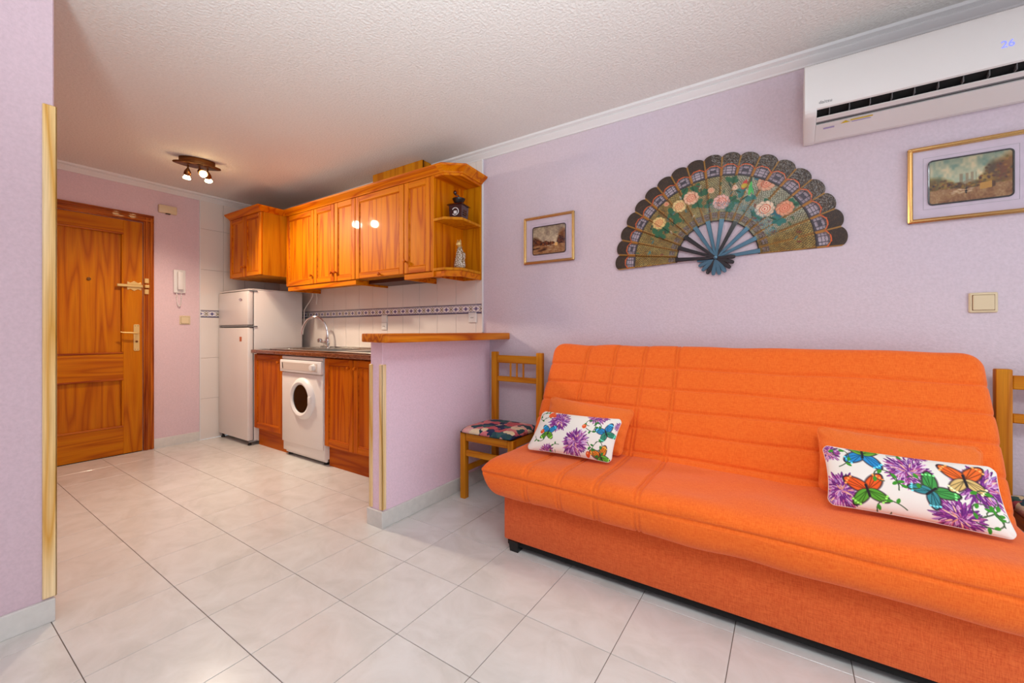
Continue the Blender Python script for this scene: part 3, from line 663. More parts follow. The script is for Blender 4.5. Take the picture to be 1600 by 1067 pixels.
M().prism([(wb - .06, .75), (wb - .05, .80), (wb - .04, .80), (wb - .05, .75)], 1.8715, 1.874, 'X').build('handle_mark', 'dark', cp)
M().box(1.925, 1.945, wa + .01, wb - .01, .022, .118, .004).build('kick_panel', 'white_plastic', t, smooth=True)
cy, cz = 3.31, .513
M().lathe([(.112, -.008), (.118, -.026), (.135, -.034), (.155, -.026), (.168, -.012), (.172, 0), (.172, .003), (.10, .003)], (1.892, cy, cz), 'X', 48).build('door_ring', 'white_plastic', t, smooth=True)
M().lathe([(.004, .02), (.06, .012), (.10, -.006), (.116, -.018)], (1.892, cy, cz), 'X', 40).build('door_glass', 'dark_glass', t, smooth=True)
M().box(1.855, 1.868, cy - .16, cy - .125, cz - .03, cz + .03, .005).build('door_latch', 'white_plastic', t, smooth=True)
for x in (1.95, 2.38):
    for y in (wa + .04, wb - .04): M().lathe([(.02, 0), (.02, .012), (.01, .014), (.01, .05)], (x, y, 0), 'Z', 12).build('foot', 'dark', t)

# ------------------------------------------------------------------ WALL CABINETS
def sweep_profile(path, prof, name, mats, par):
    """path: list of (x,y) outer front line in plan; prof: list of (outwards, z). Outwards = left normal side facing -X / -Y"""
    m = M(); n = len(prof); P = [Vector(p) for p in path]; rings = []
    for i, p in enumerate(P):
        nn = []
        for a, b in ((i - 1, i), (i, i + 1)):
            if a < 0 or b >= len(P): continue
            d = (P[b] - P[a]).normalized(); nn.append(Vector((d.y, -d.x)))
        if len(nn) == 2: q = (nn[0] + nn[1]).normalized(); q = q / max(.3, q.dot(nn[0]))
        else: q = nn[0]
        rings.append([(p.x + q.x * o, p.y + q.y * o, z) for o, z in prof])
    for r0, r1 in zip(rings[:-1], rings[1:]):
        m.add(r0 + r1, [(i, (i + 1) % n, n + (i + 1) % n, n + i) for i in range(n)] + [tuple(range(n)), tuple(range(n, 2 * n))])
    return m.build(name, mats, par)
CROWN = [(-.01, 2.16), (.004, 2.16), (.008, 2.168), (.020, 2.178), (.038, 2.190), (.046, 2.196), (.050, 2.208), (-.01, 2.208)]
# path goes from far (large Y) to near so that left normal (d.y,-d.x) with d=(0,-1) -> (-1,0): outwards = -X
t = thing('wall_cabinet', 'small deep upper cabinet above the fridge', 'cabinet', (2.2, 4.3, 1.58))
cab_body(t, 1.912, XB, 4.0, 4.617, 1.582, 2.16)
fdoor('door', t, 1.89, 4.312, 4.617, 1.585, 2.158, 'cab_z', 'cab_y', st=.042, knob=(4.334, 1.675))
fdoor('door', t, 1.89, 4.0, 4.308, 1.585, 2.158, 'cab_z', 'cab_y', st=.042, knob=(4.286, 1.675))
sweep_profile([(2.07, 4.617), (1.89, 4.617), (1.89, 4.0), (2.125, 4.0)][1:], CROWN, 'crown_moulding', 'cab_y', t)
t = thing('wall_cabinet', 'long run of varnished pine upper cabinets over the worktop', 'cabinet', (2.3, 3.0, 1.49))
cab_body(t, 2.142, XB, 2.078, 3.998, 1.492, 2.16)
for y_ in (2.93, 2.36): M().box(2.142, XB - .01, y_, y_ + .016, 1.492, 2.16).build('partition', 'side_z', t)
edges = [(3.540, 3.998, (3.565, 1.566)), (3.232, 3.536, (3.258, 1.566)), (2.944, 3.228, (3.200, 1.566)), (2.368, 2.940, (2.63, 1.508)), (2.094, 2.364, (2.345, 1.58))]
for ya, yb, kn in edges:
    fdoor('door', t, 2.12, ya, yb, 1.49, 2.158, 'cab_z', 'cab_y', st=.046, knob=kn)
M().box(2.12, 2.142, 2.078, 2.092, 1.49, 2.158, .002).build('end_stile', 'cab_z', t)
sweep_profile([(2.12, 4.0 - .05 + .05), (2.12, 2.0)], CROWN, 'crown_moulding', 'cab_y', t)
M().box(2.13, 2.148, 2.944, 3.985, 1.447, 1.488, .002).box(2.148, XB, 2.944, 2.958, 1.447, 1.488, .001).box(2.148, XB, 3.971, 3.985, 1.447, 1.488, .001).build('light_pelmet', 'cab_y', t)
M().box(2.13, 2.148, 2.0, 2.372, 1.447, 1.488, .002).box(2.148, XB, 2.358, 2.372, 1.447, 1.488, .001).build('light_pelmet', 'cab_y', t)
M().box(2.25, XB, 2.38, 2.935, 1.462, 1.492, .002).build('extractor_hood', plain('brown_hood', (70, 26, 14), .4), t)
# open corner shelf unit
t = thing('corner_shelf', 'open angled end shelf unit holding grinder and cat', 'shelf', (2.3, 1.95, 1.45))
M().box(2.122, XB, 2.064, 2.0775, 1.45, 2.16, .001).build('side_panel', 'cab_z', t)
M().box(XB - .014, XB, 1.90, 2.064, 1.45, 2.16, .001).build('back_panel', 'side_z', t)
SH = [(2.122, 2.064), (2.122, 1.965), (2.205, 1.872), (XB - .014, 1.897), (XB - .014, 2.064)]
for z, e in ((1.489, 0), (1.838, 1), (2.143, 0)):
    M().prism(SH, z, z + .018, 'Z', .002).build('shelf_board', 'side_z' if z < 2 else 'cab_x', t)
PATH = [(2.12, 2.0), (2.12, 1.965), (2.203, 1.869), (XB - .004, 1.894)]
sweep_profile([(2.12, 2.0)] + PATH[1:], CROWN, 'crown_moulding', 'cab_y', t)
sweep_profile([(2.13, 2.0)] + [(2.13, 1.972), (2.208, 1.880), (XB - .004, 1.903)], [(-.014, 1.447), (0, 1.447), (0, 1.488), (-.014, 1.488)], 'light_pelmet', 'cab_y', t)
# boxed duct on top
t = thing('duct_box', 'pine boxed extractor duct between upper cabinets and ceiling', 'duct box', (2.4, 2.65, 2.208))
M().box(2.30, 2.312, 2.36, 2.95, 2.163, 2.398, .001).build('front_board', 'side_z', t)
for y_ in (2.36, 2.938): M().box(2.312, 2.40, y_, y_ + .012, 2.163, 2.398, .001).build('side_board', 'side_z', t)
M().box(2.308, 2.316, 2.354, 2.361, 2.163, 2.398).build('corner_bead', 'bronze', t)

# coffee grinder
gx, gy, gz = 2.275, 1.965, 1.857
t = thing('coffee_grinder', 'antique dark wood box coffee grinder on the upper corner shelf', 'coffee grinder', (gx, gy, gz))
rot = Matrix.Rotation(R(12), 3, 'Z')
def rp(mm, c=(gx, gy)):
    mm.v = [tuple(rot @ Vector((x - c[0], y - c[1], z)) + Vector((c[0], c[1], 0))) for x, y, z in mm.v]; return mm
def fr_(z0, a, z1, b):   # frustum
    return M().add([(gx + sx * a, gy + sy * a, z0) for sx, sy in ((-1, -1), (1, -1), (1, 1), (-1, 1))] + [(gx + sx * b, gy + sy * b, z1) for sx, sy in ((-1, -1), (1, -1), (1, 1), (-1, 1))],
        [(0, 1, 2, 3), (4, 5, 6, 7), (0, 1, 5, 4), (1, 2, 6, 5), (2, 3, 7, 6), (3, 0, 4, 7)])
rp(fr_(gz, .056, gz + .012, .052)).build('base', 'mahogany', t)
rp(fr_(gz + .012, .047, gz + .105, .052)).build('box', 'mahogany', t)
rp(fr_(gz + .105, .064, gz + .115, .055)).build('lid', 'mahogany', t)
M().lathe([(.022, 0), (.03, .012), (.042, .035), (.046, .042), (.046, .046), (.03, .05), (.01, .055)], (gx, gy, gz + .113), 'Z', 24).build('hopper', 'iron', t, smooth=True)
M().tube([(gx, gy, gz + .165), (gx, gy, gz + .182), (gx - .01, gy + .01, gz + .187), (gx - .02, gy + .018, gz + .188)], .004, 8).build('crank', 'iron', t, smooth=True)
M().ball((gx - .02, gy + .018, gz + .203), .013, 12, sz=1.2).build('crank_knob', 'mahogany', t, smooth=True)
m_ = M(); r0 = .026
m_.tube([(gx - .053, gy + r0 * math.cos(a), gz + .056 + r0 * math.sin(a)) for a in np.linspace(.6, 5.6, 18)], .003, 6); m_.box(gx - .055, gx - .05, gy - .012, gy + .012, gz + .04, gz + .062, .002)
rp(m_).build('emblem', 'white_plastic', t)
m_ = M()
for zz in (.065, .05, .035): m_.box(gx - .022, gx + .026, gy - .0535, gy - .051, gz + zz, gz + zz + .006)
rp(m_).build('plaque', 'bronze', t)
# cat figurine
cx_, cy_, cz_ = 2.275, 1.955, 1.508
t = thing('cat_figurine', 'tall white and gold patterned cat figurine on the lower shelf', 'figurine', (cx_, cy_, cz_))
m = NT('mosaic_gold_cat'); v = coords(m, (1, 1, 1), False)
vo = m.n('ShaderNodeTexVoronoi'); vo.inputs['Scale'].default_value = 75; vo.feature = 'DISTANCE_TO_EDGE'; m.l(v, vo.inputs['Vector'])
m.l(ramp(m, vo.outputs[0], [(.04, lin4((110, 80, 26))), (.14, lin4((206, 190, 170))), (.5, lin4((232, 224, 220)))]), m.b.inputs['Base Color']); m.set(Roughness=.25, Coat_Weight=.5); MT['cat'] = m.m
prof = [(.034, 0), (.042, .01), (.045, .03), (.041, .06), (.033, .09), (.027, .12), (.022, .145), (.015, .160), (.013, .168)]
M().lathe(prof, (cx_, cy_, cz_), 'Z', 24, sx=.85).ball((cx_ - .012, cy_ + .006, cz_ + .03), .036, 14, sx=.8, sy=.9, sz=1.0).build('body', 'cat', t, smooth=True)
M().tube([(cx_ - .02, cy_ + .012, cz_ + .004), (cx_ - .026, cy_ + .010, cz_ + .06), (cx_ - .014, cy_ + .004, cz_ + .125)], [.011, .009, .011], 10).tube([(cx_ - .02, cy_ - .012, cz_ + .004), (cx_ - .026, cy_ - .010, cz_ + .06), (cx_ - .014, cy_ - .004, cz_ + .125)], [.011, .009, .011], 10).build('front_leg', 'cat', t, smooth=True)
hd = M().ball((cx_ - .006, cy_ + .004, cz_ + .183), .0205, 18, sz=1.05).ball((cx_ - .022, cy_ + .007, cz_ + .178), .009, 10).build('head', 'brass', t, smooth=True)
for s in (1, -1):
    M().lathe([(.0085, 0), (.006, .01), (.0008, .022)], (cx_ - .004, cy_ + .004 + s * .012, cz_ + .195), 'Z', 8).build('ear', 'brass', hd)
M().lathe([(.0165, -.004), (.0185, 0), (.0165, .004)], (cx_, cy_, cz_ + .163), 'Z', 20).build('collar', 'brass', t, smooth=True)
M().tube([(cx_ + .01, cy_ - .03, cz_ + .02)] + [(cx_ - .006, cy_ - .034 - .012 * math.sin(a), cz_ + .09 + .024 * math.cos(a)) for a in np.linspace(PI, -2.2, 14)], [.011] + [.010] * 10 + [.008] * 4, 8).build('tail', 'cat', t, smooth=True)

# outlets and cables on the kitchen wall
def outlet(y, z, label, double=False):
    t = thing('wall_socket', label, 'socket', (XW - .009, y, z))
    x = XW - .0095
    if double: M().box(x - .009, x, y - .035, y + .035, z - .065, z - .002, .003).box(x - .009, x, y - .035, y + .035, z + .002, z + .065, .003).build('plate', 'white_plastic', t); zc = z - .033
    else: M().box(x - .009, x, y - .038, y + .038, z - .038, z + .038, .003).build('plate', 'white_plastic', t); zc = z
    M().lathe([(.018, -.001), (.02, -.0095), (.022, -.011), (.022, 0)], (x - .0, y, zc), 'X', 20).build('socket_cup', 'white_plastic', t, smooth=True)
    M().ball((x - .010, y + .008, zc), .0035, 8).ball((x - .010, y - .008, zc), .0035, 8).build('contacts', 'dark', t)
outlet(1.985, 1.168, 'white single wall socket below the border near the lilac wall')
outlet(2.992, 1.142, 'white socket and switch pair on the kitchen tiles above the bar slab end', True)
props(M().tube([(2.40, 4.02, 1.45), (2.405, 4.03, 1.42), (2.40, 4.07, 1.37), (2.39, 4.12, 1.32), (2.385, 4.148, 1.28), (2.38, 4.15, 1.1)], .0045, 6).build('power_cable', 'cable', smooth=True), 'white cable drooping from upper cabinet behind the fridge', 'cable')
props(M().tube([(2.42, 3.99, 1.46), (2.425, 3.985, 1.40), (2.42, 3.99, 1.335)], .006, 6).build('power_cable', 'cable', smooth=True), 'short white cable end hanging beside the upper cabinet', 'cable')
props(M().tube([(2.35, 4.33, 1.58), (2.35, 4.33, 1.54), (2.345, 4.32, 1.49), (2.34, 4.31, 1.465)], .012, 8).build('hose', 'dark', smooth=True), 'dark hose running down behind the fridge top', 'hose')
props(M().tube([(2.30, 4.15, 1.47), (2.31, 4.10, 1.50), (2.33, 4.04, 1.52), (2.35, 4.0, 1.50)][::-1], .009, 8).build('hose', 'dark', smooth=True), 'dark curved cable from fridge top to upper cabinet', 'hose')

# ------------------------------------------------------------------ CEILING SPOT LAMP
lc = Vector((1.337, 3.815, 2.40)); ld = Vector((.253, -.085, 0)).normalized(); lp = Vector((-ld.y, ld.x, 0))
t = thing('ceiling_spotlight', 'bronze three-spot ceiling lamp over the kitchen entrance', 'lamp', (lc.x, lc.y, 2.345))
def lens_poly(L, W, n=22):
    o = []
    for k in range(n): a = 2 * PI * k / n; o.append((math.copysign(abs(math.cos(a)) ** 1.0, math.cos(a)) * L, math.copysign(abs(math.sin(a)) ** 1.25, math.sin(a)) * W))
    return [(lc.x + ld.x * a + lp.x * b, lc.y + ld.y * a + lp.y * b) for a, b in o]
M().prism(lens_poly(.115, .052), 2.358, 2.3995, 'Z', .004).build('housing', 'bronze', t, smooth=True)
M().prism(lens_poly(.152, .066), 2.346, 2.358, 'Z', .003).build('plate', 'bronze', t, smooth=True)
for (bx, by), (ox, oy) in zip(((1.29, 3.885), (1.354, 3.69), (1.436, 3.87)), ((1.285, 3.84), (1.345, 3.80), (1.40, 3.80))):
    top = Vector((ox, oy, 2.346)); tip = Vector((bx, by, 2.238)); j = Vector((ox, oy, 2.315)); d = (tip - j).normalized()
    st_ = M().tube([top, j], .006, 8).build('stem', 'bronze', t, smooth=True)
    M().tube([j - d * .008, j + d * .006, j + d * .022, j + d * .040, j + d * .048], [.006, .014, .022, .024, .022], 14).build('spot_head', 'bronze', st_, smooth=True)
    M().tube([j + d * .04, j + d * .058, j + d * .074, j + d * .078], [.014, .018, .026, .024], 14).build('bulb', 'bulb', st_, smooth=True)

# ------------------------------------------------------------------ AIR CONDITIONER
t = thing('air_conditioner', 'white wall mounted split air conditioner high on the lilac wall', 'air conditioner', (2.37, -.5, 1.985))
ya, yb = -.97, -.067
def acprism(poly, a, b, name, mat, par=t, bev=0, sm=False): return M().prism(poly, a, b, 'Y', bev).build(name, mat, par, smooth=sm)
US = lambda X: 2.027 - .345 * (X - 2.268)      # slanted underside
acprism([(XW - .002, US(2.44)), (XW - .002, 2.262), (2.30, 2.262), (2.275, 2.245), (2.266, 2.215), (2.266, 2.048), (2.272, 2.044), (2.30, 2.078), (2.37, 2.06), (2.345, US(2.345) + .004), (2.44, US(2.44))], ya + .02, yb - .02, 'body', 'white_plastic')
for a, b in ((yb - .045, yb), (ya, ya + .045)):
    acprism([(XW - .001, US(2.45)), (XW - .001, 2.264), (2.30, 2.264), (2.274, 2.247), (2.262, 2.215), (2.260, 2.06), (2.264, 2.035), (2.280, US(2.280) - .001), (2.44, US(2.44) - .001)], a, b, 'end_cap', 'white_plastic', bev=.004, sm=True)
fp = acprism([(2.262, 2.046), (2.258, 2.058), (2.258, 2.215), (2.270, 2.244), (2.30, 2.262), (2.30, 2.25), (2.275, 2.235), (2.268, 2.21), (2.268, 2.048)], ya + .001, yb - .001, 'front_panel', 'white_plastic', sm=True)
acprism([(2.338, US(2.338)), (2.44, US(2.44) - .002), (2.44, US(2.44) + .006), (2.342, US(2.342) + .008)], ya + .045, yb - .045, 'bottom_panel', 'white_plastic')
acprism([(2.275, 2.046), (2.300, 2.076), (2.368, 2.058), (2.346, US(2.346) + .012)], ya + .045, yb - .045, 'outlet', 'void')
acprism([(2.296, US(2.296)), (2.297, US(2.297) + .004), (2.318, US(2.318) + .004), (2.319, US(2.319))], ya + .045, yb - .045, 'flap', 'white_plastic')
acprism([(2.324, US(2.324) + .008), (2.325, US(2.325) + .012), (2.338, US(2.338) + .012), (2.338, US(2.338) + .008)], ya + .045, yb - .045, 'inner_flap', 'ink')
for k in range(12):
    y = yb - .09 - k * .068; M().box(2.276, 2.30, y - .0015, y + .0015, US(2.285) + .001, 2.046).build('vane', plain('grey_vane', (96, 94, 96), .5) if k == 0 else bpy.data.materials['grey_vane'], t)
def text_yz(txt, size, x, y, z, name, mat, par, tilt=0):
    vs, fs = text_mesh(txt, size); m = M(); m.add([(x - p[2], y - p[0], z + p[1]) for p in vs], fs); return m.build(name, mat, par)
text_yz('daitsu', .020, 2.2575, -.118, 2.062, 'lettering', 'ink', fp)
text_yz('26', .036, 2.2575, -.655, 2.104, 'display_digits', 'led', fp)
def und(u, v): # underside point from y, fraction across bottom panel
    return (2.342 + v * .085, u, US(2.342 + v * .085) - .0028)
m_ = M(); m_.add([und(-.20, .15), und(-.20 - .035, .15), und(-.20 - .018, -.01)], [(0, 1, 2)]); m_.add([und(-.235, .0), und(-.31, .0), und(-.31, .08), und(-.235, .08)], [(0, 1, 2, 3)])
m_.build('warning_sticker', 'yellow', t)
m_ = M(); m_.add([und(-.24, .14), und(-.305, .14), und(-.305, .19), und(-.24, .19)], [(0, 1, 2, 3)]); m_.add([und(-.14, .2), und(-.18, .2), und(-.18, .3), und(-.14, .3)], [(0, 1, 2, 3)]); m_.build('sticker', 'lilac_ink', t)

# ------------------------------------------------------------------ FRAMED PICTURES
def landscape(w, h, W, H, kind):
    cv = CV(w, h, W, H, (190, 190, 180)); nz = smooth_noise(h, w, max(6, w // 9)) * .6 + smooth_noise(h, w, max(3, w // 26)) * .4; fine = smooth_noise(h, w, 2)
    t_ = cv.Y / H
    a, b = ((110, 146, 150), (214, 204, 186)) if kind else ((130, 122, 122), (206, 202, 190))
    for i in range(3): cv.a[..., i] = np.array(a)[i] * (1 - nz) + np.array(b)[i] * nz
    cv.a = cv.a + ((.75 - t_)[..., None] * 60)
    if kind:
        for x in (.40, .47, .53): cv.fill(((np.abs(cv.X / W - x) < .017) & (t_ > .35) & (t_ < .62 + .01 * x)) * 1., (150, 138, 126), .75)
        cv.fill(((cv.X / W > .36) & (cv.X / W < .66) & (t_ > .3) & (t_ < .48 - np.abs(cv.X / W - .5) * .5)) * 1., (150, 140, 128), .7)
        cv.line([(.575 * W, .4 * H), (.575 * W, .62 * H)], .004 * W, (140, 128, 118))
        trees = [(.1, .42, .13, .17), (.22, .38, .1, .13), (.02, .4, .08, .2), (.82, .55, .14, .26), (.97, .58, .14, .32), (.70, .42, .1, .14), (.36, .33, .08, .1), (.6, .33, .1, .1), (.5, .32, .06, .08)]
        tc = [(120, 104, 44), (96, 84, 40), (160, 132, 60), (84, 52, 20), (130, 84, 24)]
    else:
        trees = [(.08, .42, .14, .2), (.18, .36, .12, .16), (.95, .55, .16, .28), (.85, .42, .1, .16), (.4, .38, .1, .08), (.55, .36, .12, .06), (.3, .36, .08, .08)]
        tc = [(74, 44, 22), (112, 70, 30), (150, 104, 60), (60, 30, 16)]
    for x, y, rx, ry in trees:
        c0 = tc[int(x * 10) % len(tc)]
        cv.ell(x * W, y * H, rx * W, ry * H, 0, c0, .75, .6)
        for k in range(26):
            a = random.random() * 6.3; q = random.random() ** .5; cv.ell((x + rx * q * math.cos(a)) * W, (y + ry * q * math.sin(a)) * H, .018 * W, .022 * H, 0, random.choice(tc), .7, .6)
    gcol = np.array((120, 84, 56)); g2 = np.array((190, 168, 140)); m1 = (t_ < .30 + .02 * np.sin(cv.X / W * 9)) * 1.
    mixg = np.clip(nz * .6 + fine * .4, 0, 1)[..., None]; ground = gcol * (1 - mixg) + g2 * mixg
    cv.a = cv.a * (1 - m1[..., None]) + ground * m1[..., None]
    if kind:
        cv.poly([(.62 * W, .22 * H), (.76 * W, .24 * H), (.76 * W, .38 * H), (.62 * W, .36 * H)], (186, 152, 92)); cv.poly([(.76 * W, .24 * H), (.80 * W, .26 * H), (.80 * W, .37 * H), (.76 * W, .38 * H)], (104, 78, 44))
        cv.ell(.46 * W, .22 * H, .012 * W, .05 * H, 0, (44, 38, 44)); cv.ell(.46 * W, .28 * H, .02 * W, .012 * H, 0, (60, 50, 60))
        for k in range(14): cv.ell(random.uniform(.3, .6) * W, random.uniform(.17, .28) * H, .03 * W, .008 * H, 0, (226, 216, 206), .6, .6)
    else:
        cv.poly([(.68 * W, .26 * H), (.76 * W, .26 * H), (.76 * W, .38 * H), (.68 * W, .36 * H)], (214, 186, 140)); cv.ell(.64 * W, .27 * H, .008 * W, .04 * H, 0, (70, 40, 26))
        for k in range(12): cv.ell(random.uniform(.4, .75) * W, random.uniform(.1, .25) * H, .06 * W, .01 * H, 0, (196, 184, 166), .5, .6)
        for k in range(10): cv.ell(random.uniform(0, .4) * W, random.uniform(.1, .25) * H, .07 * W, .02 * H, 0, (58, 30, 18), .6, .6)
    return cv
def picture(name, label, ya, yb, z0, z1, cy0, cy1, cz0, cz1, kind):
    """ya > yb: left and right edges seen from the room"""
    t = thing(name, label, 'picture', (XW, (ya + yb) / 2, z0)); x = XW
    fw = .017
    for (p, q, u, v_) in ((ya, ya - fw, z0, z1), (yb + fw, yb, z0, z1)):
        m_ = M().box(x - .018, x - .002, q, p, u, v_, .004, mi=0); m_.box(x - .021, x - .012, q + .003, q + .0065, u + .006, v_ - .006, .002).box(x - .0215, x - .012, p - .0065, p - .003, u + .006, v_ - .006, .002)
        m_.build('frame_side', 'gold', t)
    for (u, v_) in ((z0, z0 + fw), (z1 - fw, z1)):
        m_ = M().box(x - .0185, x - .002, yb, ya, u, v_, .004); m_.box(x - .021, x - .012, yb + .006, ya - .006, u + .003, u + .0065, .002).box(x - .0215, x - .012, yb + .006, ya - .006, v_ - .0065, v_ - .003, .002)
        m_.build('frame_side', 'gold', t)
    M().box(x - .006, x - .002, yb + fw - .002, ya - fw + .002, z0 + fw - .002, z1 - fw + .002).build('mount', 'mount', t)
    # ruled line round the picture
    a = .018; m_ = M(); e = .0008
    for (p, q, u, v_) in ((cy0 + a, cy0 + a - e, cz0 - a, cz1 + a), (cy1 - a + e, cy1 - a, cz0 - a, cz1 + a)): m_.box(x - .0064, x - .006, q, p, u, v_)
    for u in (cz0 - a, cz1 + a): m_.box(x - .0064, x - .006, cy1 - a, cy0 + a, u, u + e)
    m_.build('ruled_line', 'ink', t)
    W, H = cy0 - cy1, cz1 - cz0
    w, h = (150, 84) if kind else (110, 90)
    cv = landscape(w, h, W, H, kind); cv.a = np.clip((cv.a - 128) * 1.25 + 112 - 6 * kind, 0, 255) * np.array((1.06, 1, .88)); c = cv.lin(); m_ = M(); rr = .014
    vs = []; 
    for i in range(h):
        for j in range(w):
            yy = W * j / (w - 1); zz = H * i / (h - 1)
            dy = min(yy, W - yy); dz = min(zz, H - zz)
            vs.append((x - .0085, cy0 - yy, cz1 - zz))
    def ok(i, j):
        yy = W * (j + .5) / (w - 1); zz = H * (i + .5) / (h - 1); dy = min(yy, W - yy); dz = min(zz, H - zz)
        return not (dy < rr and dz < rr and (rr - dy) ** 2 + (rr - dz) ** 2 > rr * rr)
    m_.add(vs, [(i * w + j, i * w + j + 1, (i + 1) * w + j + 1, (i + 1) * w + j) for i in range(h - 1) for j in range(w - 1) if ok(i, j)])
    m_.c = c.reshape(-1, 4); m_.build('painting', 'print_gloss', t)
    # dark rounded rim
    def rrect(g_, n=6):
        o = []
        for (sy, sz, a0) in ((cy0 + g_ - rr, cz1 + g_ - rr, 0), (cy1 - g_ + rr, cz1 + g_ - rr, 90), (cy1 - g_ + rr, cz0 - g_ + rr, 180), (cy0 + g_ - rr, cz0 - g_ + rr, 270)):
            for k in range(n + 1): an = R(a0 + 90 * k / n); o.append((x - .009, sy + rr * math.cos(an), sz + rr * math.sin(an)))
        return o
    lp_ = rrect(.001); M().tube(lp_ + [lp_[0]], .0032, 6).build('rim', 'rib_dark', t)
    M().box(x - .013, x - .012, yb + fw - .001, ya - fw + .001, z0 + fw - .001, z1 - fw + .001).build('glass_pane', 'glass', t)
picture('framed_picture', 'small gilt framed river landscape left of the fan', 1.526, 1.144, 1.527, 1.848, 1.456, 1.209, 1.589, 1.775, 0)
picture('framed_picture', 'wide gilt framed city landscape with towers under the air conditioner', -.440, -.90, 1.533, 1.857, -.508, -.748, 1.606, 1.790, 1)

# ------------------------------------------------------------------ THE GREAT FAN
py_, pz_ = .316, 1.460
t = thing('wall_fan', 'huge open painted folding fan hung on the lilac wall', 'fan', (XW, py_, pz_))
NW, NH, FS = 620, 320, 1.16
cv = CV(NW, NH, FS, .6, (128, 104, 58)); cv.X -= FS / 2; cv.Y -= .02     # x to the viewer's right
rad = np.hypot(cv.X, cv.Y); th = np.arctan2(cv.Y, cv.X)
A0, A1 = R(182.2), R(.8); NL = 19; dA = (A0 - A1) / NL
ph = (np.where(th < -1, th + 2 * PI, th) - A1) / dA; li = np.floor(ph); lf = ph - li
silver = np.clip((cv.X + .12) / .25, 0, 1) * np.clip((.5 - (cv.X - .12)) / .15, 0, 1) * np.clip((ph - 1.6) / 1, 0, 1)
nf = rng.random(rad.shape); n2 = smooth_noise(NH, NW, 12)
gold = np.array((150, 108, 34)); pale = np.array((190, 168, 92)); sil = np.array((176, 190, 184)); drk = np.array((78, 56, 26))
weave = .5 + .5 * np.sin(rad * 480) * np.sin(lf * 34)
base = gold * (1 - n2[..., None]) + pale * n2[..., None]; base = base * (1 - silver[..., None] * .65) + sil * silver[..., None] * .65
base = base * (.35 + .65 * weave[..., None]) ; base = base * (1 - .30 * (nf > .72)[..., None]) + 70 * (nf > .88)[..., None] * silver[..., None]
cv.a = base * 1.12
alt = (li % 2 == 0)
cv.fill((np.abs(lf - .5) > .40) * (rad < .5) * 1., (160, 110, 28), .85)            # gilt guard edges along each leaf
cv.fill((np.abs(lf - .5) > .475) * 1., (84, 52, 14), .9)
# flowers, leaves
def rose(x, y, r, c):
    for k in range(10): a = k * .63; cv.ell(x + r * .62 * math.cos(a), y + r * .55 * math.sin(a), r * .46, r * .40, a, tuple(int(q * .72) for q in c)); cv.ell(x + r * .62 * math.cos(a), y + r * .55 * math.sin(a), r * .40, r * .34, a, c)
    for q, cc in ((.62, (206, 92, 60)), (.52, c), (.36, (200, 84, 58)), (.27, tuple(min(255, k + 10) for k in c)), (.12, (196, 70, 50))): cv.ell(x, y, r * q, r * q * .85, .5, cc)
for x, y in ((-.332, .192), (-.287, .158), (-.251, .195), (-.225, .277), (-.099, .389), (-.091, .305), (-.157, .374), (-.027, .289), (.08, .288), (.073, .399), (.182, .197), (.272, .199), (.339, .228), (.286, .165), (.161, .307), (-.06, .35), (-.2, .24), (.13, .33), (.24, .25), (.18, .40), (.05, .26)):
    c = (30, 92, 56) if x < .12 else random.choice([(40, 112, 104), (36, 96, 110), (32, 100, 72)])
    for k in range(4): cv.petal(x, y, .034, .012, random.random() * 6.3, c)
    cv.petal(x - .012, y, .04, .004, random.random() * 6.3, (20, 62, 40))
for k in range(60):
    a = random.uniform(.1, 3.0); q = random.uniform(.24, .42); x, y = q * math.cos(a), q * math.sin(a)
    cv.petal(x, y, .022, .005, random.random() * 6.3, random.choice([(110, 40, 24), (44, 84, 50), (54, 110, 120), (190, 180, 160)]), .7)
for x, y, r, c in ((-.297, .229, .036, (224, 190, 118)), (-.186, .309, .036, (228, 196, 132)), (-.124, .343, .038, (232, 182, 148)), (.026, .296, .040, (230, 176, 162)), (.231, .356, .040, (216, 160, 128)), (.224, .227, .042, (232, 204, 176)), (.309, .217, .038, (220, 152, 116)), (-.256, .332, .014, (220, 160, 120)), (-.023, .366, .016, (224, 180, 140)), (.09, .36, .014, (230, 200, 170))): rose(x, y, r, c)
cv.petal(.125, .345, .05, .012, 1.2, (198, 60, 44)); cv.petal(.12, .36, .03, .012, .2, (196, 170, 40)); cv.petal(.154, .31, .07, .007, 1.4, (70, 190, 80)); cv.petal(.160, .36, .05, .006, 5, (60, 170, 90))
# outer border
zz = np.abs(lf - .5); chev = .494 - .055 * np.clip(zz - .18, 0, 1)
cv.fill((rad > chev) * 1., (46, 28, 16)); out = (rad > chev + .004)
sp_ = nf > .6; cv.fill((out & sp_ & (silver > .4)) * 1., (150, 152, 150), .8); cv.fill((out & (nf > .8)) * 1., (92, 64, 36), .6)
cv.fill((np.abs(rad - chev) < .0022) * 1., (214, 88, 34))
lat = (rad > .437) & (rad < chev - .004)
cv.fill(lat * 1., (70, 62, 72)); cv.fill((np.abs(rad - .436) < .0025) * 1., (30, 22, 20))
cv.fill(((np.abs(lf - .5) > .42) & lat) * 1., (170, 112, 30))
cv.fill(((np.abs(lf) < .05) & out | (np.abs(lf - 1) < .05) & out) * 1., (170, 120, 40), .9)
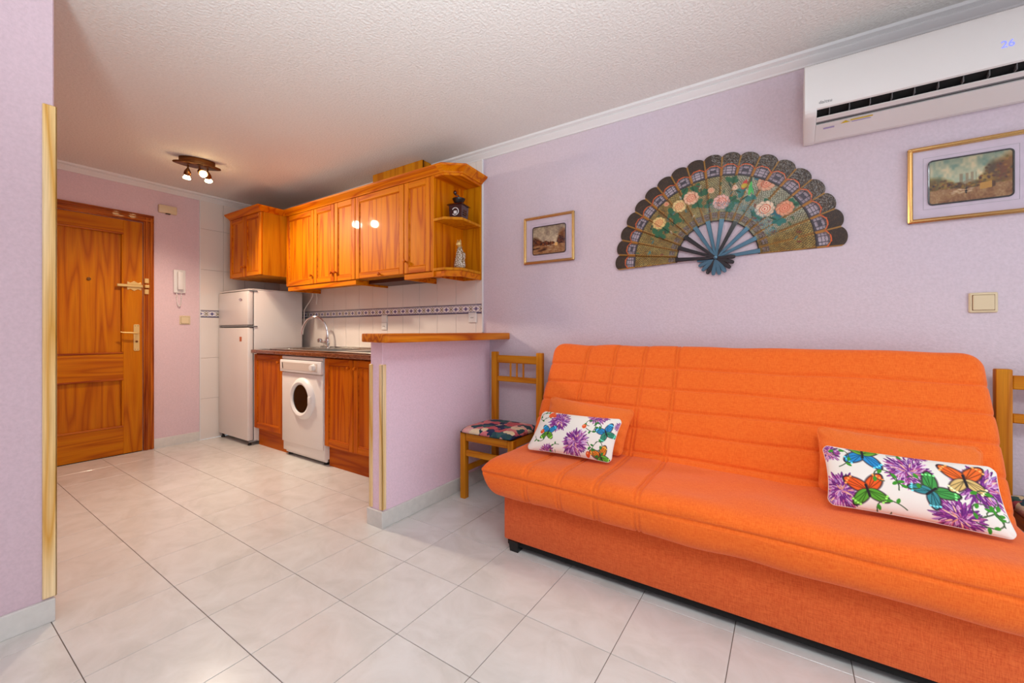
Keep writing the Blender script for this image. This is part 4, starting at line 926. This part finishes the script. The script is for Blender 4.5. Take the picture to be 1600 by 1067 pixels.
# inner little lattice
inn = (rad > .212) & (rad < .245); cv.fill(inn * 1., (70, 50, 26), .7); cv.fill((inn & (nf > .8)) * 1., (180, 174, 166), .7); cv.fill((inn & (np.abs(lf - .5) > .36)) * 1., (150, 104, 34), .8); cv.fill((rad < .202) * 1., (26, 18, 16))
cv.fill(((rad < .30) & (rad > .25) & (silver > .3) & (nf > .6)) * 1., (70, 130, 146), .7)
FANC = cv.lin()
def fan_color(x, y):
    j = np.clip(((x + FS / 2) / FS * NW).astype(int), 0, NW - 1); i = np.clip(((.58 - y) / .6 * NH).astype(int), 0, NH - 1); return FANC[i, j]
nr, na = 150, 26
for k in range(NL):
    a0 = A1 + k * dA; us = np.linspace(0, 1, na); r_ = np.linspace(.196, 1, nr)
    m_ = M(); vs = []; cols = []; U, V = np.meshgrid(us, np.linspace(0, 1, nr))
    rout = .522 + .034 * np.sqrt(np.clip(1 - ((us - .5) / .52) ** 2, 0, 1)); RR = .196 + (rout[None] - .196) * V; AA = a0 + dA * (U * 1.03 - .015)
    X_ = RR * np.cos(AA); Y_ = RR * np.sin(AA); dep = .004 + .008 * U + .002 * (k % 2)
    n1 = nr * na
    front = np.stack([XW - dep, py_ - X_, pz_ + Y_], -1).reshape(-1, 3); back = front + np.array((.0012, 0, 0))
    lf_ = U; ch = .494 - .055 * np.clip(np.abs(lf_ - .5) - .18, 0, 1)
    fs = []
    def hole(i, j):
        r = RR[i, j]; u = us[j] + .5 / na
        if k % 1 == 0 and .442 < r < ch[i, j] - .008 and abs(u - .5) < .38:
            q = (u - .12) / .76 * 4; s = (r - .442) / .0135
            if k % 2 and 1 < q < 3 and 1 <= s < 2: return False
            return (q % 1) > .17 and (s % 1) > .17
        if .215 < r < .242 and abs(u - .5) < .3:
            q = (u - .2) / .6 * 3; s = (r - .215) / .0135
            return (q % 1) > .35 and (s % 1) > .35
        return False
    H = [[hole(i, j) for j in range(na - 1)] for i in range(nr - 1)]
    for i in range(nr - 1):
        for j in range(na - 1):
            if H[i][j]: continue
            p = i * na + j; fs.append((p, p + 1, p + na + 1, p + na)); fs.append((n1 + p, n1 + p + na, n1 + p + na + 1, n1 + p + 1))
    for j in range(na - 1):
        fs.append((j, n1 + j, n1 + j + 1, j + 1)); p = (nr - 1) * na + j; fs.append((p, p + 1, n1 + p + 1, n1 + p))
    for i in range(nr - 1):
        p = i * na; fs.append((p, p + na, n1 + p + na, n1 + p)); p = i * na + na - 1; fs.append((p, n1 + p, n1 + p + na, p + na))
    m_.add([tuple(q) for q in front] + [tuple(q) for q in back], fs)
    c = fan_color(X_, Y_).reshape(-1, 4).copy(); m_.c = np.concatenate([c, c])
    m_.build('fan_leaf', 'print_fan', t)
for k in range(10):
    a = A1 + (A0 - A1) * (k + .0) / 9; a = A1 + R(4) + (A0 - A1 - R(8)) * k / 9 
    ca, sa = math.cos(a), math.sin(a); m_ = M(); q = .004 + .0012 * k; x0 = XW - .006 - q
    def pt(r, s, d): return (x0 - d, py_ - (r * ca - s * sa), pz_ + r * sa + s * ca)
    segs = [(-.094, .004), (-.090, .0085), (-.072, .0115), (-.03, .0075), (0, .006), (.08, .0085), (.205, .0125)]
    vs = []
    for r, s in segs: vs += [pt(r, -s, 0), pt(r, -s * .8, .0022), pt(r, s * .8, .0022), pt(r, s, 0)]
    fs = []
    for i in range(len(segs) - 1):
        b0 = i * 4
        for j in range(4): fs.append((b0 + j, b0 + (j + 1) % 4, b0 + 4 + (j + 1) % 4, b0 + 4 + j))
    fs += [(0, 1, 2, 3), tuple(len(vs) - 4 + j for j in range(4))]
    m_.add(vs, fs).build('rib', 'rib_dark' if k in (8, 9, 7) or k == 3 else 'rib', t)
M().lathe([(.002, -.006), (.008, -.005), (.010, 0), (.010, .012)], (XW - .024, py_, pz_), 'X', 16).build('pivot_rivet', 'rib', t, smooth=True)

# ------------------------------------------------------------------ SOFA BED
t = thing('sofa', 'orange quilted click-clack sofa bed against the lilac wall', 'sofa', (2.0, .29, 0))
sy0, sy1 = -.635, 1.222
bs = M().box(1.675, 2.36, sy0 + .06, 1.158, .05, .30, .012).build('base_box', 'orange_base', t, smooth=True)
M().box(1.688, 2.35, sy0 + .075, 1.143, .024, .052, .003).build('shaded_bottom_frame', 'void', t)  # near-black frame; its colour also stands in for the shadow under the base
for x, y in ((1.70, 1.10), (1.70, -.53), (2.30, 1.10), (2.30, -.53)):
    M().add([(x + a * .022, y + b * .022, 0) for a, b in ((-1, -1), (1, -1), (1, 1), (-1, 1))] + [(x + a * .028, y + b * .028, .052) for a, b in ((-1, -1), (1, -1), (1, 1), (-1, 1))], [(0, 1, 2, 3), (4, 5, 6, 7), (0, 1, 5, 4), (1, 2, 6, 5), (2, 3, 7, 6), (3, 0, 4, 7)]).build('foot', 'dark', t)
def samples(L, r, step):
    e = [r * (1 - max(0, math.cos(PI / 2 * (k / 32) ** 1.3)) ** .8) for k in range(33)]; n = max(2, int((L - 2 * r) / step)); mid = [r + (L - 2 * r) * k / n for k in range(1, n)]
    return np.array(e + mid + [L - q for q in e[::-1]])
def pad(name, p0, d, nrm, L, Y0, Y1, th, r, mat, seam_a, seam_y, rtop=.0, par=None, puff=.004, step=.005, bumpy=None, ry=.06, sag=None, split=None):
    A = samples(L, r, step); W = Y1 - Y0; B = samples(W, ry, step)
    AA, BB = np.meshgrid(A, B, indexing='ij')
    def f(dd, rr): q = np.clip(dd, 0, rr) / rr; return np.clip(1 - (1 - q) ** 2.5, 0, 1) ** (1 / 2.5)
    de = np.minimum(AA, L - AA); db = np.minimum(BB, W - BB); hT, hB = split or (th / 2, th / 2); hgt = f(de, r) * f(db, ry)
    if rtop:   # rounded upper corners in plan: squeeze rows near the top end
        da = np.clip(L - AA, 0, rtop); sh = rtop - np.sqrt(np.clip(rtop ** 2 - (rtop - da) ** 2, 0, None)); BBs = W / 2 + (BB - W / 2) * (1 - sh / (W / 2))
    else: BBs = BB
    d = np.array(d); nrm = np.array(nrm); p0 = np.array(p0)
    if callable(sag): sg = sag(AA, BB)
    else: sg = 0
    seam = np.zeros_like(AA)
    for s_ in seam_a:
        wob = .0025 * np.sin(BB * 9 + s_ * 40); seam = np.maximum(seam, np.exp(-((AA - s_ - wob) / .0058) ** 2) * 1.5)
    for s_ in seam_y:
        for o_ in (-.008, .008): seam = np.maximum(seam, 1.25 * np.exp(-((Y0 + BB - s_ - o_) / .0048) ** 2))
    # puffiness between seams
    allA = np.array([0.] + list(seam_a) + [L]); dist = np.min(np.abs(AA[..., None] - allA), -1); pf = puff * (1 - np.exp(-dist / .03))
    nz = np.zeros_like(AA)
    for q in range(14):
        ka, kb, pz = rng.uniform(4, 34), rng.uniform(3, 26), rng.uniform(0, 6.3); nz += np.sin(AA * ka + BB * kb * rng.choice((-1, 1)) + pz) * .0006
    def surf(sgn):
        base = p0 + AA[..., None] * d; base = np.stack([base[..., 0], Y0 + BBs, base[..., 2]], -1)
        return base + nrm * ((hT if sgn > 0 else -hB) * hgt + sg)[..., None]
    T = surf(1); Bo = surf(-1)
    gx_ = np.gradient(T, axis=0); gy_ = np.gradient(T, axis=1); N = np.cross(gx_, gy_); N /= np.linalg.norm(N, axis=-1, keepdims=True) + 1e-9
    if (N[N.shape[0] // 2, N.shape[1] // 2] @ nrm) < 0: N = -N
    edge = f(de, r * .25) * f(db, ry * .9) ** 1.5
    T = T + N * ((pf * 1.1 + nz - .0065 * seam) * edge)[..., None]
    if split:   # the cover wraps round the front lip: carry the cross seams down it
        gx_ = np.gradient(Bo, axis=0); gy_ = np.gradient(Bo, axis=1); N2 = np.cross(gx_, gy_); N2 /= np.linalg.norm(N2, axis=-1, keepdims=True) + 1e-9
        if (N2[N2.shape[0] // 2, N2.shape[1] // 2] @ nrm) > 0: N2 = -N2
        sy = np.zeros_like(AA)
        for s_ in seam_y:
            for o_ in (-.008, .008): sy = np.maximum(sy, 1.2 * np.exp(-((Y0 + BB - s_ - o_) / .0048) ** 2))
        lip = 1.5 * np.exp(-((hB * hgt - .013 - .0015 * np.sin(BB * 7)) / .0048) ** 2) * (AA < L / 2) * f(db, ry * .6); Bo = Bo - N2 * (.0055 * lip)[..., None]
        Bo = Bo + N2 * ((.005 * f(de, .03) + nz - .0055 * sy) * f(de, r * .2) * f(db, ry * .9) ** 1.5)[..., None]
    na_, nb_ = AA.shape; m_ = M(); k = na_ * nb_
    idx = np.arange(k).reshape(na_, nb_); q = np.stack([idx[:-1, :-1], idx[:-1, 1:], idx[1:, 1:], idx[1:, :-1]], -1).reshape(-1, 4)
    step_ = 1
    m_.v = [tuple(v) for v in T.reshape(-1, 3)] + [tuple(v) for v in Bo.reshape(-1, 3)]
    m_.f = [tuple(v) for v in q.tolist()] + [tuple(v[::-1]) for v in (q + k).tolist()]; m_.mi = [0] * len(m_.f)
    o = m_.build(name, mat, par, smooth=True, angle=None)
    bm = bmesh.new(); bm.from_mesh(o.data); bmesh.ops.remove_doubles(bm, verts=bm.verts, dist=.0002); bmesh.ops.recalc_face_normals(bm, faces=bm.faces); bm.to_mesh(o.data); bm.free(); o.data.shade_smooth(); return o
SY = [.98, .815, .648, .481]
bdir = np.array((.479, 0, .878)); bdir /= np.linalg.norm(bdir); bn = np.array((-bdir[2], 0, bdir[0]))
top = np.array((2.385, 0, .972)); L = .72
pad('backrest', top - bdir * (L - .0), bdir, bn, L, sy0, sy1 + .0, .12, .05, 'orange', [L - .145, L - .26, L - .372, L - .484, L - .60], SY, rtop=.075, par=t, ry=.045)
sdir = np.array((1.0, 0, .0)); sn = np.array((0, 0, 1.0))
pad('seat_mattress', (1.580, 0, .406), sdir, sn, .58, sy0, sy1, .172, .085, 'orange', [], SY, par=t, ry=.07, split=(.044, .126),
    sag=lambda A_, B_: -.006 * np.exp(-((A_ - .3) / .2) ** 2) + .0 * B_)

# cushions
def cushion(name, label, P00, P10, P11, P01, th, mat, cat='cushion', cmap=None, conc=.05, nu=60, nv=36, par=None, wrinkle=.0):
    """P00 bottom-left, P10 bottom-right, P11 top-right, P01 top-left as seen from the room"""
    P = [np.array(p, float) for p in (P00, P10, P11, P01)]
    if cmap is not None: nv, nu = cmap.shape[:2]
    U, V = np.meshgrid(np.linspace(0, 1, nu), np.linspace(1, 0, nv))
    cu = 4 * V * (1 - V); cvv = 4 * U * (1 - U)
    u = .5 + (U - .5) * (1 - conc * cu); v = .5 + (V - .5) * (1 - conc * cvv * 1.3)
    rc = .10; eu = np.clip(np.abs(2 * U - 1) - (1 - rc), 0, 1) / rc; ev = np.clip(np.abs(2 * V - 1) - (1 - rc * 2), 0, 1) / (rc * 2)
    q_ = 1 - .22 * np.minimum(eu, ev) ** 1.5 * rc * 2.2; u = .5 + (u - .5) * q_; v = .5 + (v - .5) * (1 - .3 * np.minimum(eu, ev) ** 1.5 * rc * 2)
    B = (P[0] * ((1 - u) * (1 - v))[..., None] + P[1] * (u * (1 - v))[..., None] + P[2] * (u * v)[..., None] + P[3] * ((1 - u) * v)[..., None])
    n = np.cross(P[1] - P[0], P[3] - P[0]); n /= np.linalg.norm(n)
    if n[0] > 0: n = -n
    h = ((1 - np.abs(2 * U - 1) ** 2.6) * (1 - np.abs(2 * V - 1) ** 2.4)); h = np.clip(h, 0, 1) ** .55 * th / 2
    if wrinkle:
        e = np.minimum(np.minimum(U, 1 - U), np.minimum(V, 1 - V)); ed = np.exp(-(e / .09) ** 2) * (e > .004)
        h = h + wrinkle * ed * (np.sin(U * 52 + V * 9) * (np.abs(V - .5) > .38) + np.sin(V * 30 + U * 7) * (np.abs(U - .5) > .42))
    F_ = B + n * (h + .0015)[..., None]; K = B - n * (h + .0015)[..., None]
    loc = tuple((P[0] + P[1]) / 2)
    def grid(arr, flip):
        idx = np.arange(nu * nv).reshape(nv, nu); q = np.stack([idx[:-1, :-1], idx[:-1, 1:], idx[1:, 1:], idx[1:, :-1]], -1).reshape(-1, 4).tolist()
        m_ = M(); m_.add([tuple(x) for x in arr.reshape(-1, 3)], [tuple(x[::-1]) if flip else tuple(x) for x in q]); return m_
    b = np.concatenate([B[0], B[1:, -1], B[-1, ::-1][1:], B[::-1, 0][1:]])
    if cmap is not None:
        t_ = thing(name, label, cat, loc)
        m_ = grid(F_, False); m_.c = cmap.reshape(-1, 4); m_.build('printed_front', 'print', t_, smooth=True, angle=None)
        grid(K, True).build('plain_back', 'pillow_back', t_, smooth=True, angle=None)
        M().tube([tuple(x) for x in b[::3]] + [tuple(b[0])], .0016, 6).build('seam_piping', 'pillow_back', t_, smooth=True)
    else:
        m_ = grid(F_, False); k = nu * nv; m2 = grid(K, True); m_.add(m2.v, m2.f)
        m_.tube([tuple(x) for x in b] + [tuple(b[0])], .003, 6)
        props(m_.build(name, mat, loc=loc, smooth=True, angle=None), label, cat)
cushion('cushion', 'plain orange cushion behind the left butterfly pillow, near the floral chair', (1.985, 1.125, .468), (1.965, .665, .462), (2.085, .635, .668), (2.105, 1.125, .695), .10, 'orange_cushion', wrinkle=.0035)
cushion('cushion', 'plain orange cushion mostly hidden behind the right butterfly pillow', (1.955, -.10, .468), (1.935, -.545, .462), (2.055, -.555, .672), (2.075, -.10, .685), .09, 'orange_cushion', wrinkle=.0035)
cushion('pillow', 'butterfly and purple flower pillow at the left end of the sofa', (1.80, 1.105, .468), (1.83, .668, .464), (1.925, .645, .650), (1.94, 1.085, .640), .085, None, 'pillow', pillow_print(0))
cushion('pillow', 'butterfly and purple flower pillow at the right end of the sofa', (1.80, -.118, .470), (1.80, -.560, .464), (1.915, -.545, .642), (1.92, -.108, .645), .085, None, 'pillow', pillow_print(1))

# ------------------------------------------------------------------ CHAIRS
def chair(label, loc):
    """local: centre x 0.. front at -X ; built at world position loc = rear-centre on the floor"""
    X1, Yc = loc; t = thing('dining_chair', label, 'chair', (X1 - .2, Yc, 0)); hw_ = .205
    for s in (1, -1):
        y = Yc + s * (hw_ - .0225)
        M().box(X1 - .036, X1 - .0, y - .0225, y + .0225, 0, .922, .005).build('rear_post', 'chair_z', t, smooth=True)
        M().box(X1 - .375, X1 - .335, y - .020, y + .020, 0, .42, .003).build('front_leg', 'chair_z', t, smooth=True)
        M().box(X1 - .335, X1 - .036, y - .011, y + .011, .370, .425, .002).build('side_rail', 'chair_x', t)
        M().box(X1 - .335, X1 - .036, y - .010, y + .010, .165, .200, .002).build('side_stretcher', 'chair_x', t)
    yi = hw_ - .045
    M().box(X1 - .372, X1 - .348, Yc - yi, Yc + yi, .370, .425, .002).build('front_rail', 'chair_y', t)
    M().box(X1 - .370, X1 - .350, Yc - yi, Yc + yi, .275, .312, .002).build('front_stretcher', 'chair_y', t)
    M().box(X1 - .030, X1 - .008, Yc - yi, Yc + yi, .370, .425, .002).build('rear_rail', 'chair_y', t)
    M().box(X1 - .028, X1 - .006, Yc - yi, Yc + yi, .845, .898, .004).build('back_rail', 'chair_y', t)
    M().box(X1 - .028, X1 - .006, Yc - yi, Yc + yi, .716, .752, .004).build('back_rail', 'chair_y', t)
    for k in (-1, 0, 1): M().box(X1 - .022, X1 - .012, Yc + k * .052 - .006, Yc + k * .052 + .006, .748, .850, .002).build('spindle', 'chair_z', t)
    # upholstered seat: bulged pad
    nx, ny = 30, 30; x0, x1 = X1 - .395, X1 - .038; yy0, yy1 = Yc - hw_ + .004, Yc + hw_ - .004
    U, V = np.meshgrid(np.linspace(-1, 1, nx), np.linspace(-1, 1, ny)); r8 = (np.abs(U) ** 8 + np.abs(V) ** 8) ** (1 / 8)
    sc_ = 1 / np.maximum(1, (np.abs(U) ** 14 + np.abs(V) ** 14) ** (1 / 14)); Xg = (x0 + x1) / 2 + U * sc_ * (x1 - x0) / 2; Yg = (yy0 + yy1) / 2 + V * sc_ * (yy1 - yy0) / 2
    Z = .428 + .030 * np.clip(1 - np.clip(r8, 0, 1) ** 10, 0, 1) ** .5 + .008 * (1 - U ** 2) * (1 - V ** 2)
    m_ = M(); idx = np.arange(nx * ny).reshape(ny, nx); q = np.stack([idx[:-1, :-1], idx[:-1, 1:], idx[1:, 1:], idx[1:, :-1]], -1).reshape(-1, 4).tolist()
    m_.add(np.stack([Xg, Yg, Z], -1).reshape(-1, 3).tolist(), q); m_.add(np.stack([Xg, Yg, Z * 0 + .4255], -1).reshape(-1, 3).tolist(), [x[::-1] for x in q])
    o = m_.build('seat', 'floral', t, smooth=True, angle=None)
    bm = bmesh.new(); bm.from_mesh(o.data); bmesh.ops.holes_fill(bm, edges=[e for e in bm.edges if e.is_boundary], sides=0)
    be = [e for e in bm.edges if e.is_boundary]
    try: bmesh.ops.bridge_loops(bm, edges=be)
    except Exception: pass
    bm.to_mesh(o.data); bm.free()
    return t
chair('wooden chair with floral seat in the corner between half wall and sofa', (2.405, 1.540))
chair('wooden chair with floral seat at the right end of the sofa', (2.405, -.880))
